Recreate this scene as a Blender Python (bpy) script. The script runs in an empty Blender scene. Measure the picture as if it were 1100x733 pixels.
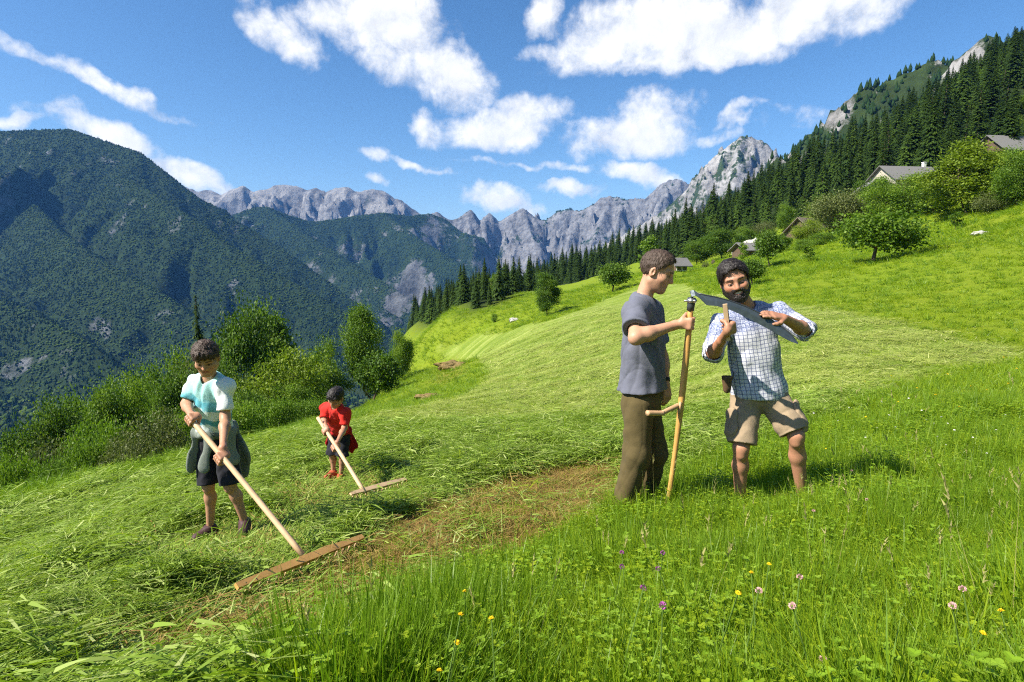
import bpy, math, random
import numpy as np
from mathutils import Vector, Matrix
rad = math.radians
S = bpy.context.scene
COL = S.collection
random.seed(7)
RNG = np.random.default_rng(11)

# ------------------------------------------------------------ camera, sky, sun, exposure
CAMZ, FPX, PITCH = 1.0, 611.0, math.atan(76.5 / 611.0)
cam_data = bpy.data.cameras.new("camera")
cam_data.lens, cam_data.sensor_width = 20.0, 36.0
cam_data.clip_start, cam_data.clip_end = 0.05, 60000
cam = bpy.data.objects.new("camera", cam_data)
cam.location = (0, 0, CAMZ)
cam.rotation_euler = (rad(90) - PITCH, 0, 0)
COL.objects.link(cam)
S.camera = cam

SUN_EL = rad(45)
SH = Vector((1.0, 0.40, 0)).normalized()                 # the way shadows fall on the ground
sun_to = Vector((SH.x * math.cos(SUN_EL), SH.y * math.cos(SUN_EL), -math.sin(SUN_EL)))
sun_data = bpy.data.lights.new("sun", 'SUN')
sun_data.energy, sun_data.angle, sun_data.color = 5.0, rad(0.55), (1.0, 0.94, 0.83)
sun = bpy.data.objects.new("sun", sun_data)
sun.rotation_euler = sun_to.to_track_quat('-Z', 'Y').to_euler()
COL.objects.link(sun)

S.view_settings.view_transform = 'Standard'
S.view_settings.look = 'None'
S.view_settings.exposure = 1.1
S.view_settings.gamma = 1.0
S.cycles.use_denoising = False
S.cycles.max_bounces = 6
S.cycles.diffuse_bounces = 3
S.cycles.glossy_bounces = 2
S.cycles.transmission_bounces = 4
S.cycles.volume_bounces = 0
S.cycles.transparent_max_bounces = 8
S.cycles.use_light_tree = False
S.cycles.filter_width = 1.15
S.cycles.use_adaptive_sampling = True
S.cycles.adaptive_threshold = 0.012

class NT:
    """small helper round a node tree"""
    def __init__(s, tree): s.t = tree; s.t.nodes.clear()
    def n(s, typ, **kw):
        nd = s.t.nodes.new(typ)
        for k, v in kw.items():
            if k.startswith('i_'):
                key = k[2:]
                nd.inputs[int(key) if key.isdigit() else key.replace('_', ' ')].default_value = v
            else: setattr(nd, k, v)
        return nd
    def l(s, a, b): s.t.links.new(a, b)
    def math(s, op, a, b=None, c=None, clamp=False):
        nd = s.t.nodes.new('ShaderNodeMath'); nd.operation = op; nd.use_clamp = clamp
        for i, v in enumerate((a, b, c)):
            if v is None: continue
            if hasattr(v, 'node'): s.l(v, nd.inputs[i])
            else: nd.inputs[i].default_value = v
        return nd.outputs[0]
    def mix(s, fac, a, b, mode='MIX'):
        nd = s.t.nodes.new('ShaderNodeMix'); nd.data_type = 'RGBA'; nd.blend_type = mode
        for k, v in ((0, fac), (6, a), (7, b)):
            if hasattr(v, 'node'): s.l(v, nd.inputs[k])
            elif k == 0: nd.inputs[0].default_value = v
            else: nd.inputs[k].default_value = (*v[:3], 1)
        return nd.outputs[2]
    def ramp(s, fac, stops, interp='LINEAR'):
        nd = s.t.nodes.new('ShaderNodeValToRGB'); nd.color_ramp.interpolation = interp
        e = nd.color_ramp.elements
        while len(e) < len(stops): e.new(0.5)
        for el, (p, c) in zip(e, stops):
            el.position = p; el.color = (*c[:3], 1) if hasattr(c, '__len__') else (c, c, c, 1)
        s.l(fac, nd.inputs[0]); return nd.outputs[0]
    def noise(s, vec, scale, detail=4, rough=0.55, dist=0.0):
        nd = s.n('ShaderNodeTexNoise'); nd.inputs['Scale'].default_value = scale
        nd.inputs['Detail'].default_value = detail; nd.inputs['Roughness'].default_value = rough
        nd.inputs['Distortion'].default_value = dist
        if vec is not None: s.l(vec, nd.inputs['Vector'])
        return nd.outputs['Fac']

# world: Nishita sky with fair-weather clouds lying on a flat cloud base
world = bpy.data.worlds.new("World"); S.world = world; world.use_nodes = True
w = NT(world.node_tree)
geo = w.n('ShaderNodeTexCoord'); D = geo.outputs['Generated']
sky = w.n('ShaderNodeTexSky', sky_type='NISHITA', sun_disc=False, sun_elevation=SUN_EL)
sky.sun_rotation = math.atan2(-SH.x, -SH.y) % (2 * math.pi)
sky.altitude, sky.air_density, sky.dust_density, sky.ozone_density = 900, 1.0, 1.1, 2.2
hs = w.n('ShaderNodeHueSaturation'); hs.inputs['Saturation'].default_value = 1.24; hs.inputs['Value'].default_value = 1.36
w.l(sky.outputs[0], hs.inputs['Color'])
CLOUDS = [  # az deg from straight ahead (+ right), el deg, half width, half height, roll, weight
    ]
def pix_dir(u, v):
    a, b = (u - 550) / FPX, (366.5 - v) / FPX
    d = Vector((a, math.cos(PITCH) + b * math.sin(PITCH), -math.sin(PITCH) + b * math.cos(PITCH)))
    return d.normalized()
for u, v, hw, hh, roll, wt in [
        (410, 22, 70, 30, 12, 1.0), (470, 74, 62, 32, 20, 1.0), (355, 20, 34, 24, 10, .8), (300, 36, 40, 26, 35, .95), (430, 50, 50, 35, 20, .8),
        (540, 134, 70, 28, -3, 1.0), (465, 136, 28, 16, 15, .7), (685, 142, 70, 32, -6, 1.0), (592, 122, 26, 15, 0, .6),
        (700, 35, 115, 38, -6, 1.1), (820, 22, 130, 28, -8, 1.0), (750, 62, 100, 22, -4, .9), (605, 55, 46, 16, 5, .75), (900, 12, 70, 24, -10, .75),
        (583, 12, 22, 20, 0, .8), (544, 215, 46, 17, 10, .95), (692, 191, 44, 13, 8, .85), (620, 201, 40, 7, 5, .7),
        (60, 72, 80, 8, 18, .65), (140, 102, 70, 7, 17, .6), (112, 145, 60, 15, 14, .95), (205, 188, 56, 16, 17, .95),
        (395, 169, 22, 8, 10, .7), (12, 126, 22, 6, 5, .6), (795, 127, 18, 6, 0, .6), (770, 140, 22, 7, 0, .45), (860, 130, 35, 8, 0, .35), (440, 178, 60, 5, 5, .4), (580, 180, 90, 4, 3, .4), (400, 196, 20, 8, 5, .6)]:
    c = pix_dir(u, v)
    CLOUDS.append((c, hw / FPX, hh / FPX, rad(roll), wt))
dnz = w.n('ShaderNodeVectorMath', operation='SCALE'); w.l(D, dnz.inputs[0]); dnz.inputs['Scale'].default_value = 1.0
# domain warp
nz = w.n('ShaderNodeTexNoise'); w.l(D, nz.inputs['Vector']); nz.inputs['Scale'].default_value = 9; nz.inputs['Detail'].default_value = 5
wv = w.n('ShaderNodeVectorMath', operation='SUBTRACT'); w.l(nz.outputs['Color'], wv.inputs[0]); wv.inputs[1].default_value = (.5, .5, .5)
ws = w.n('ShaderNodeVectorMath', operation='SCALE'); w.l(wv.outputs[0], ws.inputs[0]); ws.inputs['Scale'].default_value = 0.11
wa = w.n('ShaderNodeVectorMath', operation='ADD'); w.l(D, wa.inputs[0]); w.l(ws.outputs[0], wa.inputs[1])
DW = wa.outputs[0]
def blob_sum(lift):
    acc = None
    for c, hw, hh, roll, wt in CLOUDS:
        r = Vector((c.y, -c.x, 0)).normalized(); up = r.cross(c).normalized()
        if up.z < 0: up = -up
        ax = r * math.cos(roll) - up * math.sin(roll); ay = up * math.cos(roll) + r * math.sin(roll)
        dx = w.n('ShaderNodeVectorMath', operation='DOT_PRODUCT'); w.l(DW, dx.inputs[0]); dx.inputs[1].default_value = ax / hw
        dy = w.n('ShaderNodeVectorMath', operation='DOT_PRODUCT'); w.l(DW, dy.inputs[0]); dy.inputs[1].default_value = ay / hh
        ex = w.math('SUBTRACT', dx.outputs['Value'], c.dot(ax) / hw)
        ey = w.math('SUBTRACT', dy.outputs['Value'], c.dot(ay) / hh + lift)
        q = w.math('MULTIPLY_ADD', ex, ex, w.math('MULTIPLY', ey, ey))
        g = w.math('MULTIPLY', w.math('SUBTRACT', 1.0, q), wt)
        acc = g if acc is None else w.math('SMOOTH_MAX', acc, g, 0.1)
    return acc
blob = w.math('MAXIMUM', blob_sum(0.0), -1.2)
n1 = w.noise(D, 16, 8, .62, .25)
n2 = w.noise(D, 60, 5, .6)
cm = w.math('ADD', w.math('MULTIPLY_ADD', w.math('SUBTRACT', n1, .5), 1.7, w.math('ADD', blob, .06)), w.math('MULTIPLY', w.math('SUBTRACT', n2, .5), .7))
cov = w.n('ShaderNodeMapRange', interpolation_type='SMOOTHSTEP'); w.l(cm, cov.inputs[0])
cov.inputs['From Min'].default_value = 0.0; cov.inputs['From Max'].default_value = 1.0
front = w.n('ShaderNodeSeparateXYZ'); w.l(D, front.inputs[0])
# cloud body: bright sunward upper-left, soft grey where thick
off = w.n('ShaderNodeVectorMath', operation='ADD'); w.l(D, off.inputs[0]); off.inputs[1].default_value = Vector((-.018, 0, .022))
n1b = w.noise(off.outputs[0], 16, 6, .6, .25)
shade = w.math('MULTIPLY_ADD', w.math('SUBTRACT', n1, n1b), 1.6, .62, clamp=True)
thick = w.math('MULTIPLY', cm, .42, clamp=True)
shade2 = w.math('SUBTRACT', shade, w.math('MULTIPLY', thick, .28), clamp=True)
ccol = w.ramp(shade2, [(0.0, (5.4, 5.8, 6.5)), (0.45, (8.6, 8.7, 8.9)), (0.8, (10.4, 10.2, 9.9))])
vm = w.n('ShaderNodeVectorMath', operation='MULTIPLY'); w.l(ccol, vm.inputs[0]); vm.inputs[1].default_value = (1, 1, 1)
mixw = w.mix(w.math('MULTIPLY', cov.outputs[0], .97), hs.outputs[0], vm.outputs[0])
bg = w.n('ShaderNodeBackground'); bg.inputs['Strength'].default_value = 0.058
w.l(mixw, bg.inputs['Color'])
wo = w.n('ShaderNodeOutputWorld'); w.l(bg.outputs[0], wo.inputs['Surface'])
world.cycles.sampling_method = 'MANUAL'; world.cycles.sample_map_resolution = 256

# ------------------------------------------------------------ helpers
def at(u, v, y):
    """the point at distance y ahead of the lens that the photo shows at (u, v)"""
    a, b = (u - 550) / FPX, (366.5 - v) / FPX
    t = y / (math.cos(PITCH) + b * math.sin(PITCH))
    return np.array([a * t, y, CAMZ + t * (-math.sin(PITCH) + b * math.cos(PITCH))])

def tag(o, label=None, cat=None, group=None, kind=None):
    if label: o['label'] = label
    if cat: o['category'] = cat
    if group: o['group'] = group
    if kind: o['kind'] = kind
    return o
def empty(name, loc=(0, 0, 0), rz=0.0):
    o = bpy.data.objects.new(name, None); o.location = loc; o.rotation_euler = (0, 0, rz)
    o.empty_display_size = .2; COL.objects.link(o); return o
def mesh_obj(name, verts, faces, mat=None, parent=None, smooth=False, loc=None):
    me = bpy.data.meshes.new(name)
    verts = np.asarray(verts, dtype=np.float32)
    if isinstance(faces, np.ndarray) and faces.ndim == 2:
        k = faces.shape[1]
        me.vertices.add(len(verts)); me.vertices.foreach_set('co', verts.ravel())
        me.loops.add(faces.size); me.loops.foreach_set('vertex_index', faces.astype(np.int32).ravel())
        me.polygons.add(len(faces)); me.polygons.foreach_set('loop_start', np.arange(0, faces.size, k, dtype=np.int32))
        me.update(calc_edges=True)
    else:
        me.from_pydata([tuple(map(float, v)) for v in verts], [], [tuple(int(i) for i in f) for f in faces]); me.update()
    if smooth: me.polygons.foreach_set('use_smooth', np.ones(len(me.polygons), dtype=bool))
    if mat: me.materials.append(mat)
    o = bpy.data.objects.new(name, me); COL.objects.link(o)
    if parent: o.parent = parent
    if loc is not None: o.location = loc
    return o
def vattr(o, name, arr, typ='FLOAT', dom='POINT'):
    a = o.data.attributes.new(name, typ, dom)
    arr = np.asarray(arr, dtype=np.float32)
    if typ == 'FLOAT': a.data.foreach_set('value', arr.ravel())
    elif typ == 'FLOAT_COLOR':
        if arr.shape[1] == 3: arr = np.hstack([arr, np.ones((len(arr), 1), np.float32)])
        a.data.foreach_set('color', arr.ravel())
    elif typ == 'FLOAT_VECTOR': a.data.foreach_set('vector', arr.ravel())

def _hash(ix, iy, seed):
    h = (ix.astype(np.int64) * 374761393 + iy.astype(np.int64) * 668265263 + seed * 974634777) & 0x7fffffff
    h = ((h ^ (h >> 13)) * 1274126177) & 0x7fffffff
    return ((h ^ (h >> 16)) & 0xffff) / 65535.0
def vnoise(x, y, seed=0):
    x = np.asarray(x, float); y = np.asarray(y, float)
    ix, iy = np.floor(x), np.floor(y); fx, fy = x - ix, y - iy
    sx, sy = fx * fx * fx * (fx * (fx * 6 - 15) + 10), fy * fy * fy * (fy * (fy * 6 - 15) + 10)
    def g(i, j):
        a = _hash(ix + i, iy + j, seed) * 2 * np.pi
        return np.cos(a) * (fx - i) + np.sin(a) * (fy - j)
    return ((g(0, 0) * (1 - sx) + g(1, 0) * sx) * (1 - sy) + (g(0, 1) * (1 - sx) + g(1, 1) * sx) * sy) * 1.5
def fbm(x, y, seed=0, o=4, gain=.5):
    s, a = 0, 1.0
    for i in range(o):
        s = s + a * vnoise(x * 2 ** i, y * 2 ** i, seed + i * 17); a *= gain
    return s
def ridged(x, y, seed=0, o=4, gain=.5):
    s, a, t = 0, 1.0, 0
    for i in range(o):
        s = s + a * (1 - np.abs(vnoise(x * 2 ** i, y * 2 ** i, seed + i * 17)) * 1.6); t += a; a *= gain
    return s / t
def sstep(a, b, x):
    t = np.clip((x - a) / (b - a), 0, 1); return t * t * (3 - 2 * t)

# ------------------------------------------------------------ the lie of the land
CP = [at(*p) for p in [
    (550, 733, 1.5), (0, 733, 1.75), (1100, 733, 1.25), (300, 660, 2.3), (850, 640, 2.15),
    (235, 574, 3.8), (676, 556, 3.8), (825, 548, 3.85), (960, 545, 3.6), (362, 516, 5.6), (1080, 500, 4.8), (60, 600, 4.6),
    (0, 545, 8.5), (150, 508, 11), (330, 456, 20), (430, 437, 26), (550, 455, 13.5), (700, 430, 19), (900, 430, 10.5), (1000, 402, 15), (1100, 380, 20),
    (500, 405, 45), (485, 395, 58), (440, 400, 70), (400, 432, 52), (470, 372, 95), (585, 336, 80), (640, 322, 88), (700, 296, 100), (560, 370, 55), (660, 340, 55),
    (740, 315, 62), (860, 327, 36), (960, 346, 27), (820, 350, 28),
    (935, 286, 50), (825, 290, 62), (790, 307, 52), (870, 275, 72), (1040, 243, 62), (1100, 300, 30), (1100, 240, 48), (980, 258, 66), (1100, 195, 85), (1000, 222, 90), (860, 262, 95), (750, 291, 108),
    (1100, 165, 125), (980, 208, 115), (840, 250, 140), (660, 296, 190), (560, 322, 210), (480, 352, 225), (430, 372, 230),
    (1100, 60, 330), (980, 133, 330), (840, 205, 330), (700, 265, 350), (600, 305, 350), (500, 345, 340)]] + [np.array(p, float) for p in [
    (-14, 12, -6.5), (-18, 22, -9.5), (-24, 35, -14), (-30, 60, -22), (-45, 45, -25), (-40, 20, -19), (-25, 8, -9), (-60, 80, -40), (-20, 80, -22), (-12, 90, -20), (-18, 40, -12.5),
    (-120, 120, -75), (-220, 60, -110), (-90, 20, -45), (-200, 220, -130), (-60, 200, -70), (-100, 350, -120), (-60, -60, 4), (0, -10, 1.9), (-10, -10, .6), (10, -10, 3.2), (60, -60, 30), (0, -60, 14), (30, 0, 5.5), (70, 20, 18), (12, 4, -.1),
    (500, 300, 190), (300, 100, 105), (500, 0, 160), (400, 500, 130), (200, 480, 40), (0, 480, -60), (-300, 500, -180), (-500, 200, -200), (-500, -300, -150), (400, -400, 160), (0, -400, 60),
    (800, 800, 200), (300, 800, 20), (0, 900, -180), (-600, 900, -230), (-900, 400, -230), (900, 0, 250)]]
CP = np.array(CP)
def _phi(r2): return np.where(r2 > 0, r2 * np.log(np.maximum(r2, 1e-9)) * .5, 0)
def _warp(x, y):
    """compress far distances so that near detail and far slopes share one spline"""
    r = np.hypot(x, y); k = np.log1p(r / 6.0) / np.maximum(r, 1e-6)
    return x * k, y * k
_cx, _cy = _warp(CP[:, 0], CP[:, 1]); _n = len(CP)
# the spline carries elevation angle-like values so that it stays even from 1 m to 1 km
_sc = lambda x, y: 1.6 + np.hypot(x, y)
_K = _phi((_cx[:, None] - _cx) ** 2 + (_cy[:, None] - _cy) ** 2) + np.eye(_n) * 0.004
_Pm = np.stack([np.ones(_n), _cx, _cy], 1)
_A = np.block([[_K, _Pm], [_Pm.T, np.zeros((3, 3))]])
_W = np.linalg.solve(_A, np.concatenate([(CP[:, 2] - CAMZ) / _sc(CP[:, 0], CP[:, 1]), np.zeros(3)]))
def H0(x, y):
    x = np.atleast_1d(np.asarray(x, float)); y = np.atleast_1d(np.asarray(y, float)); out = np.empty(x.size)
    xf, yf = x.ravel(), y.ravel()
    for i in range(0, xf.size, 40000):
        a, b = xf[i:i + 40000], yf[i:i + 40000]; wx, wy = _warp(a, b)
        v = _phi((wx[:, None] - _cx) ** 2 + (wy[:, None] - _cy) ** 2) @ _W[:_n] + _W[_n] + _W[_n + 1] * wx + _W[_n + 2] * wy
        r = np.hypot(a, b); z = v * _sc(a, b) + CAMZ
        k = sstep(700, 1600, r); out[i:i + 40000] = np.clip(z, -400, 400) * (1 - k) - 260 * k
    return out.reshape(x.shape)
def ground_at(u, v, far=700.0):
    """where the sight line through (u, v) meets the ground"""
    t = 1.0; last = None
    ys = np.geomspace(0.4, far, 700); pts = np.array([at(u, v, y) for y in ys])
    d = pts[:, 2] - H0(pts[:, 0], pts[:, 1])
    i = np.argmax(d < 0) if (d < 0).any() else len(ys) - 1
    if i == 0: return pts[0]
    f = d[i - 1] / (d[i - 1] - d[i] + 1e-9)
    return pts[i - 1] + (pts[i] - pts[i - 1]) * np.clip(f, 0, 1)
def poly_sd(px, py, poly):
    """signed distance to a polygon (negative inside)"""
    poly = np.asarray(poly, float)[:, :2]; d = np.full(px.shape, 1e9); ins = np.zeros(px.shape, bool)
    for a, b in zip(poly, np.roll(poly, -1, 0)):
        e = b - a; wx, wy = px - a[0], py - a[1]
        t = np.clip((wx * e[0] + wy * e[1]) / (e @ e + 1e-12), 0, 1)
        d = np.minimum(d, np.hypot(wx - e[0] * t, wy - e[1] * t))
        c = ((a[1] <= py) & (b[1] > py)) | ((b[1] <= py) & (a[1] > py))
        xx = a[0] + (py - a[1]) / np.where(abs(e[1]) < 1e-9, 1e-9, e[1]) * e[0]
        ins ^= c & (px < xx)
    return np.where(ins, -d, d)
G = lambda pts: np.array([ground_at(*p)[:2] for p in pts])
# ------------------------------------------------------------ materials
def mat(name):
    m = bpy.data.materials.new(name); m.use_nodes = True
    t = NT(m.node_tree); out = t.n('ShaderNodeOutputMaterial'); return m, t, out
def principled(t, out, rough=.8, spec=.3):
    b = t.n('ShaderNodeBsdfPrincipled'); b.inputs['Roughness'].default_value = rough
    b.inputs['Specular IOR Level'].default_value = spec; t.l(b.outputs[0], out.inputs['Surface']); return b
def bump(t, bsdf, height, strength=.4, dist=.02):
    b = t.n('ShaderNodeBump'); b.inputs['Strength'].default_value = strength; b.inputs['Distance'].default_value = dist
    t.l(height, b.inputs['Height']); t.l(b.outputs[0], bsdf.inputs['Normal'])
def plain(name, col, rough=.7, spec=.3, var=.12, scale=30, bumpd=0.0, bs=.4):
    m, t, out = mat(name); b = principled(t, out, rough, spec)
    co = t.n('ShaderNodeTexCoord').outputs['Object']; nz = t.noise(co, scale, 5)
    c = np.array(col)
    t.l(t.ramp(nz, [(.25, c * (1 - var)), (.75, np.minimum(c * (1 + var), 1))]), b.inputs['Base Color'])
    if bumpd: bump(t, b, t.noise(co, scale * 3, 5), bs, bumpd)
    return m
def leafy(name, cols, transl=.35, attr=None, hue_var=True, rough=.55, spec=.25):
    """leaf material: colour spread by the 'tint' attribute and by copy, some light passing through"""
    m, t, out = mat(name)
    at_ = t.n('ShaderNodeAttribute', attribute_name='tint').outputs['Fac']
    oi = t.n('ShaderNodeObjectInfo').outputs['Random']
    f = t.math('ADD', t.math('MULTIPLY', at_, .75), t.math('MULTIPLY', oi, .25), clamp=True)
    c = t.ramp(f, [(i / (len(cols) - 1), cc) for i, cc in enumerate(cols)])
    d = t.n('ShaderNodeBsdfPrincipled'); d.inputs['Roughness'].default_value = rough; d.inputs['Specular IOR Level'].default_value = spec
    t.l(c, d.inputs['Base Color'])
    tr = t.n('ShaderNodeBsdfTranslucent')
    c2 = t.mix(1.0, c, (1.15, 1.25, .55), 'MULTIPLY'); t.l(c2, tr.inputs['Color'])
    mx = t.n('ShaderNodeMixShader'); mx.inputs[0].default_value = transl
    t.l(d.outputs[0], mx.inputs[1]); t.l(tr.outputs[0], mx.inputs[2]); t.l(mx.outputs[0], out.inputs['Surface'])
    return m

# meadow ground
def ground_material():
    m, t, out = mat("meadow"); b = principled(t, out, .9, .1)
    P = t.n('ShaderNodeNewGeometry').outputs['Position']
    mask = t.n('ShaderNodeAttribute', attribute_name='mask'); sp = t.n('ShaderNodeSeparateColor'); t.l(mask.outputs['Color'], sp.inputs[0])
    row = t.n('ShaderNodeAttribute', attribute_name='row').outputs['Fac']
    fine, midn, big = t.noise(P, 14, 6, .7), t.noise(P, 1.6, 5, .6), t.noise(P, .09, 4, .6)
    vor = t.noise(P, 4.5, 6, .75)
    mp = t.n('ShaderNodeMapping'); t.l(P, mp.inputs['Vector']); mp.inputs['Rotation'].default_value = (0, 0, -.32); mp.inputs['Scale'].default_value = (.06, 1.15, .05)
    rown = t.noise(mp.outputs[0], 1.0, 4, .55, .6)
    grass = t.ramp(t.math('ADD', t.math('MULTIPLY', vor, .5), t.math('MULTIPLY', midn, .5)), [(.32, (.085, .145, .007)), (.5, (.14, .205, .010)), (.68, (.20, .25, .02))])
    grass = t.mix(t.math('MULTIPLY', t.math('SUBTRACT', big, .35, clamp=True), 1.6, clamp=True), grass, (.17, .195, .012), 'MIX')
    hay = t.ramp(t.math('ADD', t.math('ADD', t.math('MULTIPLY', vor, .45), t.math('MULTIPLY', row, .12)), t.math('MULTIPLY', rown, .43)), [(.33, (.085, .14, .012)), (.48, (.16, .22, .03)), (.64, (.29, .33, .09))])
    brown = t.ramp(t.math('ADD', t.math('MULTIPLY', fine, .5), t.math('MULTIPLY', midn, .5)), [(.33, (.12, .075, .022)), (.5, (.27, .17, .055)), (.66, (.20, .19, .04))])
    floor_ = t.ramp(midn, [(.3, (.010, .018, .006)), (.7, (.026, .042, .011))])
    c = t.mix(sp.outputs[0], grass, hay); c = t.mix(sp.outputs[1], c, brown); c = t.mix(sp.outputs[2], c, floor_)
    t.l(c, b.inputs['Base Color'])
    bump(t, b, t.math('ADD', t.math('MULTIPLY', vor, 1.0), t.math('MULTIPLY', fine, .35)), .9, .12)
    return m

mown_px = [(20, 556), (150, 518), (330, 468), (420, 443), (490, 428), (520, 412), (525, 399), (497, 389), (470, 376), (520, 360), (590, 345), (640, 327), (690, 305), (730, 303), (780, 318),
           (860, 328), (960, 346), (1060, 368), (1100, 379), (1130, 384), (1075, 388), (1000, 402), (900, 444), (850, 468), (760, 512), (690, 545), (640, 566), (560, 600), (490, 640), (430, 690), (400, 733)]
MOWN = np.vstack([G(mown_px), [(-.5, 1.1), (-.6, .6), (-4, .6), (-9, 3), (-9.5, 7)]])
BROWN = np.vstack([G([(330, 733), (400, 690), (470, 645), (560, 600), (640, 562), (700, 530), (690, 506), (640, 502), (580, 505), (520, 522), (455, 550), (415, 570), (398, 590), (345, 622), (290, 650), (200, 680), (110, 710), (130, 733)])])
PATCH = G([(462, 410), (470, 396), (486, 388), (500, 392), (496, 402), (480, 412)])
PATCH2 = G([(440, 437), (462, 425), (478, 428), (470, 437)])
def edge_noise(x, y): return .35 * fbm(x * 1.1, y * 1.1, 5, 3)
def masks(x, y):
    r = np.hypot(x, y); e = edge_noise(x, y) * np.clip(r / 5, .4, 2.5)
    hay = 1 - sstep(-.12, .12, (poly_sd(x, y, MOWN) + e * .6) / np.maximum(r * .09, .2))
    br = 1 - sstep(-.16, .16, poly_sd(x, y, BROWN) - .07 + e * .5)
    pt = np.maximum(1 - sstep(-.8, .8, poly_sd(x, y, PATCH) + e), 1 - sstep(-.4, .4, poly_sd(x, y, PATCH2) + e))
    return hay, np.maximum(br, pt * .42)
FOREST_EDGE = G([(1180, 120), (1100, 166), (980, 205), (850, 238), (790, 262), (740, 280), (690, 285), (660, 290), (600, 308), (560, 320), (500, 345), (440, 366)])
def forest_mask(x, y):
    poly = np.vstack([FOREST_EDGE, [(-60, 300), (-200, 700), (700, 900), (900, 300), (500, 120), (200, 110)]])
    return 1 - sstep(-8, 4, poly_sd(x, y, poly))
def seg_dist(x, y, a, b):
    e = (b - a)[:2]; t = np.clip(((x - a[0]) * e[0] + (y - a[1]) * e[1]) / (e @ e + 1e-9), 0, 1); return np.hypot(x - a[0] - e[0] * t, y - a[1] - e[1] * t)
TRODDEN = [(ground_at(255, 650), ground_at(390, 592), .16), (ground_at(377, 542), ground_at(436, 525), .18), (ground_at(226, 574), ground_at(222, 610), .30), (ground_at(264, 568), ground_at(262, 600), .30), (ground_at(360, 516), ground_at(358, 545), .34), (ground_at(377, 552), ground_at(436, 534), .2), (ground_at(255, 662), ground_at(390, 602), .16)]
def trodden(x, y):
    """1 where feet and rakes have pressed the cut grass flat"""
    k = np.zeros(x.shape)
    for a, b, r in TRODDEN: k = np.maximum(k, 1 - sstep(r * .7, r * 2.2, seg_dist(x, y, a, b)))
    return k
def HEAP(x, y, hay):
    """raked heaps and the swaths left by the scythe"""
    a = np.clip(ridged(x * .9 + y * .35, y * 1.3 - x * .3, 31, 3) - .45, 0, 1); c = np.clip(fbm(x * 2.6, y * 2.9, 37, 3) + .1, 0, 1)
    return hay * (1 - sstep(14, 40, np.hypot(x, y))) * (.10 * a + .15 * c + .04 * fbm(x * 4, y * 4, 9, 2)) * (1 - trodden(x, y))
def H(x, y):
    x = np.atleast_1d(np.asarray(x, float)); y = np.atleast_1d(np.asarray(y, float)); hay, br = masks(x, y)
    r = np.hypot(x, y)
    return H0(x, y) + HEAP(x, y, hay * (1 - br)) + .03 * fbm(x * .7, y * .7, 3, 3) * sstep(.5, 4, r) + sstep(25, 80, r) * fbm(x * .05, y * .05, 8, 4) * .8 + sstep(120, 260, r) * fbm(x * .012, y * .012, 4, 4) * 7
def gz(x, y): return float(H(x, y)[0])

def build_ground():
    ang = np.concatenate([np.linspace(-62, 62, 560), np.linspace(64, 296, 70)[1:-1]]); ang = np.radians(ang)
    rr = np.concatenate([[.15], np.geomspace(.4, 60, 360), np.geomspace(62, 900, 150), np.geomspace(1000, 12000, 14)])
    A, R = np.meshgrid(ang, rr); x, y = np.sin(A) * R, np.cos(A) * R
    z = H(x.ravel(), y.ravel()); na, nr = len(ang), len(rr)
    idx = np.arange(nr * na).reshape(nr, na)
    a, b = idx[:-1], idx[1:]
    f = np.stack([a, np.roll(a, -1, 1), np.roll(b, -1, 1), b], -1).reshape(-1, 4)
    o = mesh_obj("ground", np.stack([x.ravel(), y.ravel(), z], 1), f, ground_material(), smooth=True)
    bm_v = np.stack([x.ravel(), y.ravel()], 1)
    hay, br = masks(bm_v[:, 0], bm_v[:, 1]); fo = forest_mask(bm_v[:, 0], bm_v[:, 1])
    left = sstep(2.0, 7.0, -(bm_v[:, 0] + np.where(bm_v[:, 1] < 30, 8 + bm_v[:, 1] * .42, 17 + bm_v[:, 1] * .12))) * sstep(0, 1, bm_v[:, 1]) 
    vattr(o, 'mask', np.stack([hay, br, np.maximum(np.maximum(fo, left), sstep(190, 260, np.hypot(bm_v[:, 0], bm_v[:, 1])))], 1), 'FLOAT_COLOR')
    xx, yy = bm_v[:, 0], bm_v[:, 1]
    row = .5 + .5 * np.sin((yy * .95 - xx * .25 + 1.8 * fbm(xx * .05, yy * .05, 3, 2) * 3) * 2.1) * .7 + .3 * fbm(xx * .3, yy * .3, 12, 3)
    vattr(o, 'row', row)
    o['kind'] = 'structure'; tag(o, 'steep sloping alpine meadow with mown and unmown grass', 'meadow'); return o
build_ground()

# ------------------------------------------------------------ mountains
def rock_forest(name, green, rock, rscale, gscale):
    m, t, out = mat(name); b = principled(t, out, .95, .1)
    P = t.n('ShaderNodeNewGeometry').outputs['Position']
    rk = t.n('ShaderNodeAttribute', attribute_name='rock').outputs['Fac']
    n1_, n2_, n3_ = t.noise(P, rscale, 8, .7), t.noise(P, rscale * .22, 6, .65), t.noise(P, gscale, 5, .65)
    rc = t.ramp(t.math('ADD', t.math('MULTIPLY', n1_, .6), t.math('MULTIPLY', n2_, .4)), [(.38, np.array(rock) * .35), (.48, np.array(rock) * .85), (.6, np.minimum(np.array(rock) * 1.35, .8))])
    gc = t.ramp(n3_, [(.3, np.array(green) * .6), (.55, np.array(green)), (.75, np.array(green) * 1.7)])
    k = t.math('ADD', rk, t.math('MULTIPLY', t.math('SUBTRACT', n1_, .5), 1.6)); k = t.math('MULTIPLY_ADD', t.math('SUBTRACT', k, .5), 4, .5, clamp=True)
    t.l(t.mix(k, gc, rc), b.inputs['Base Color'])
    bump(t, b, t.math('ADD', n1_, t.math('MULTIPLY', n3_, .6)), 1.0, .35 / rscale)
    return m
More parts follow.
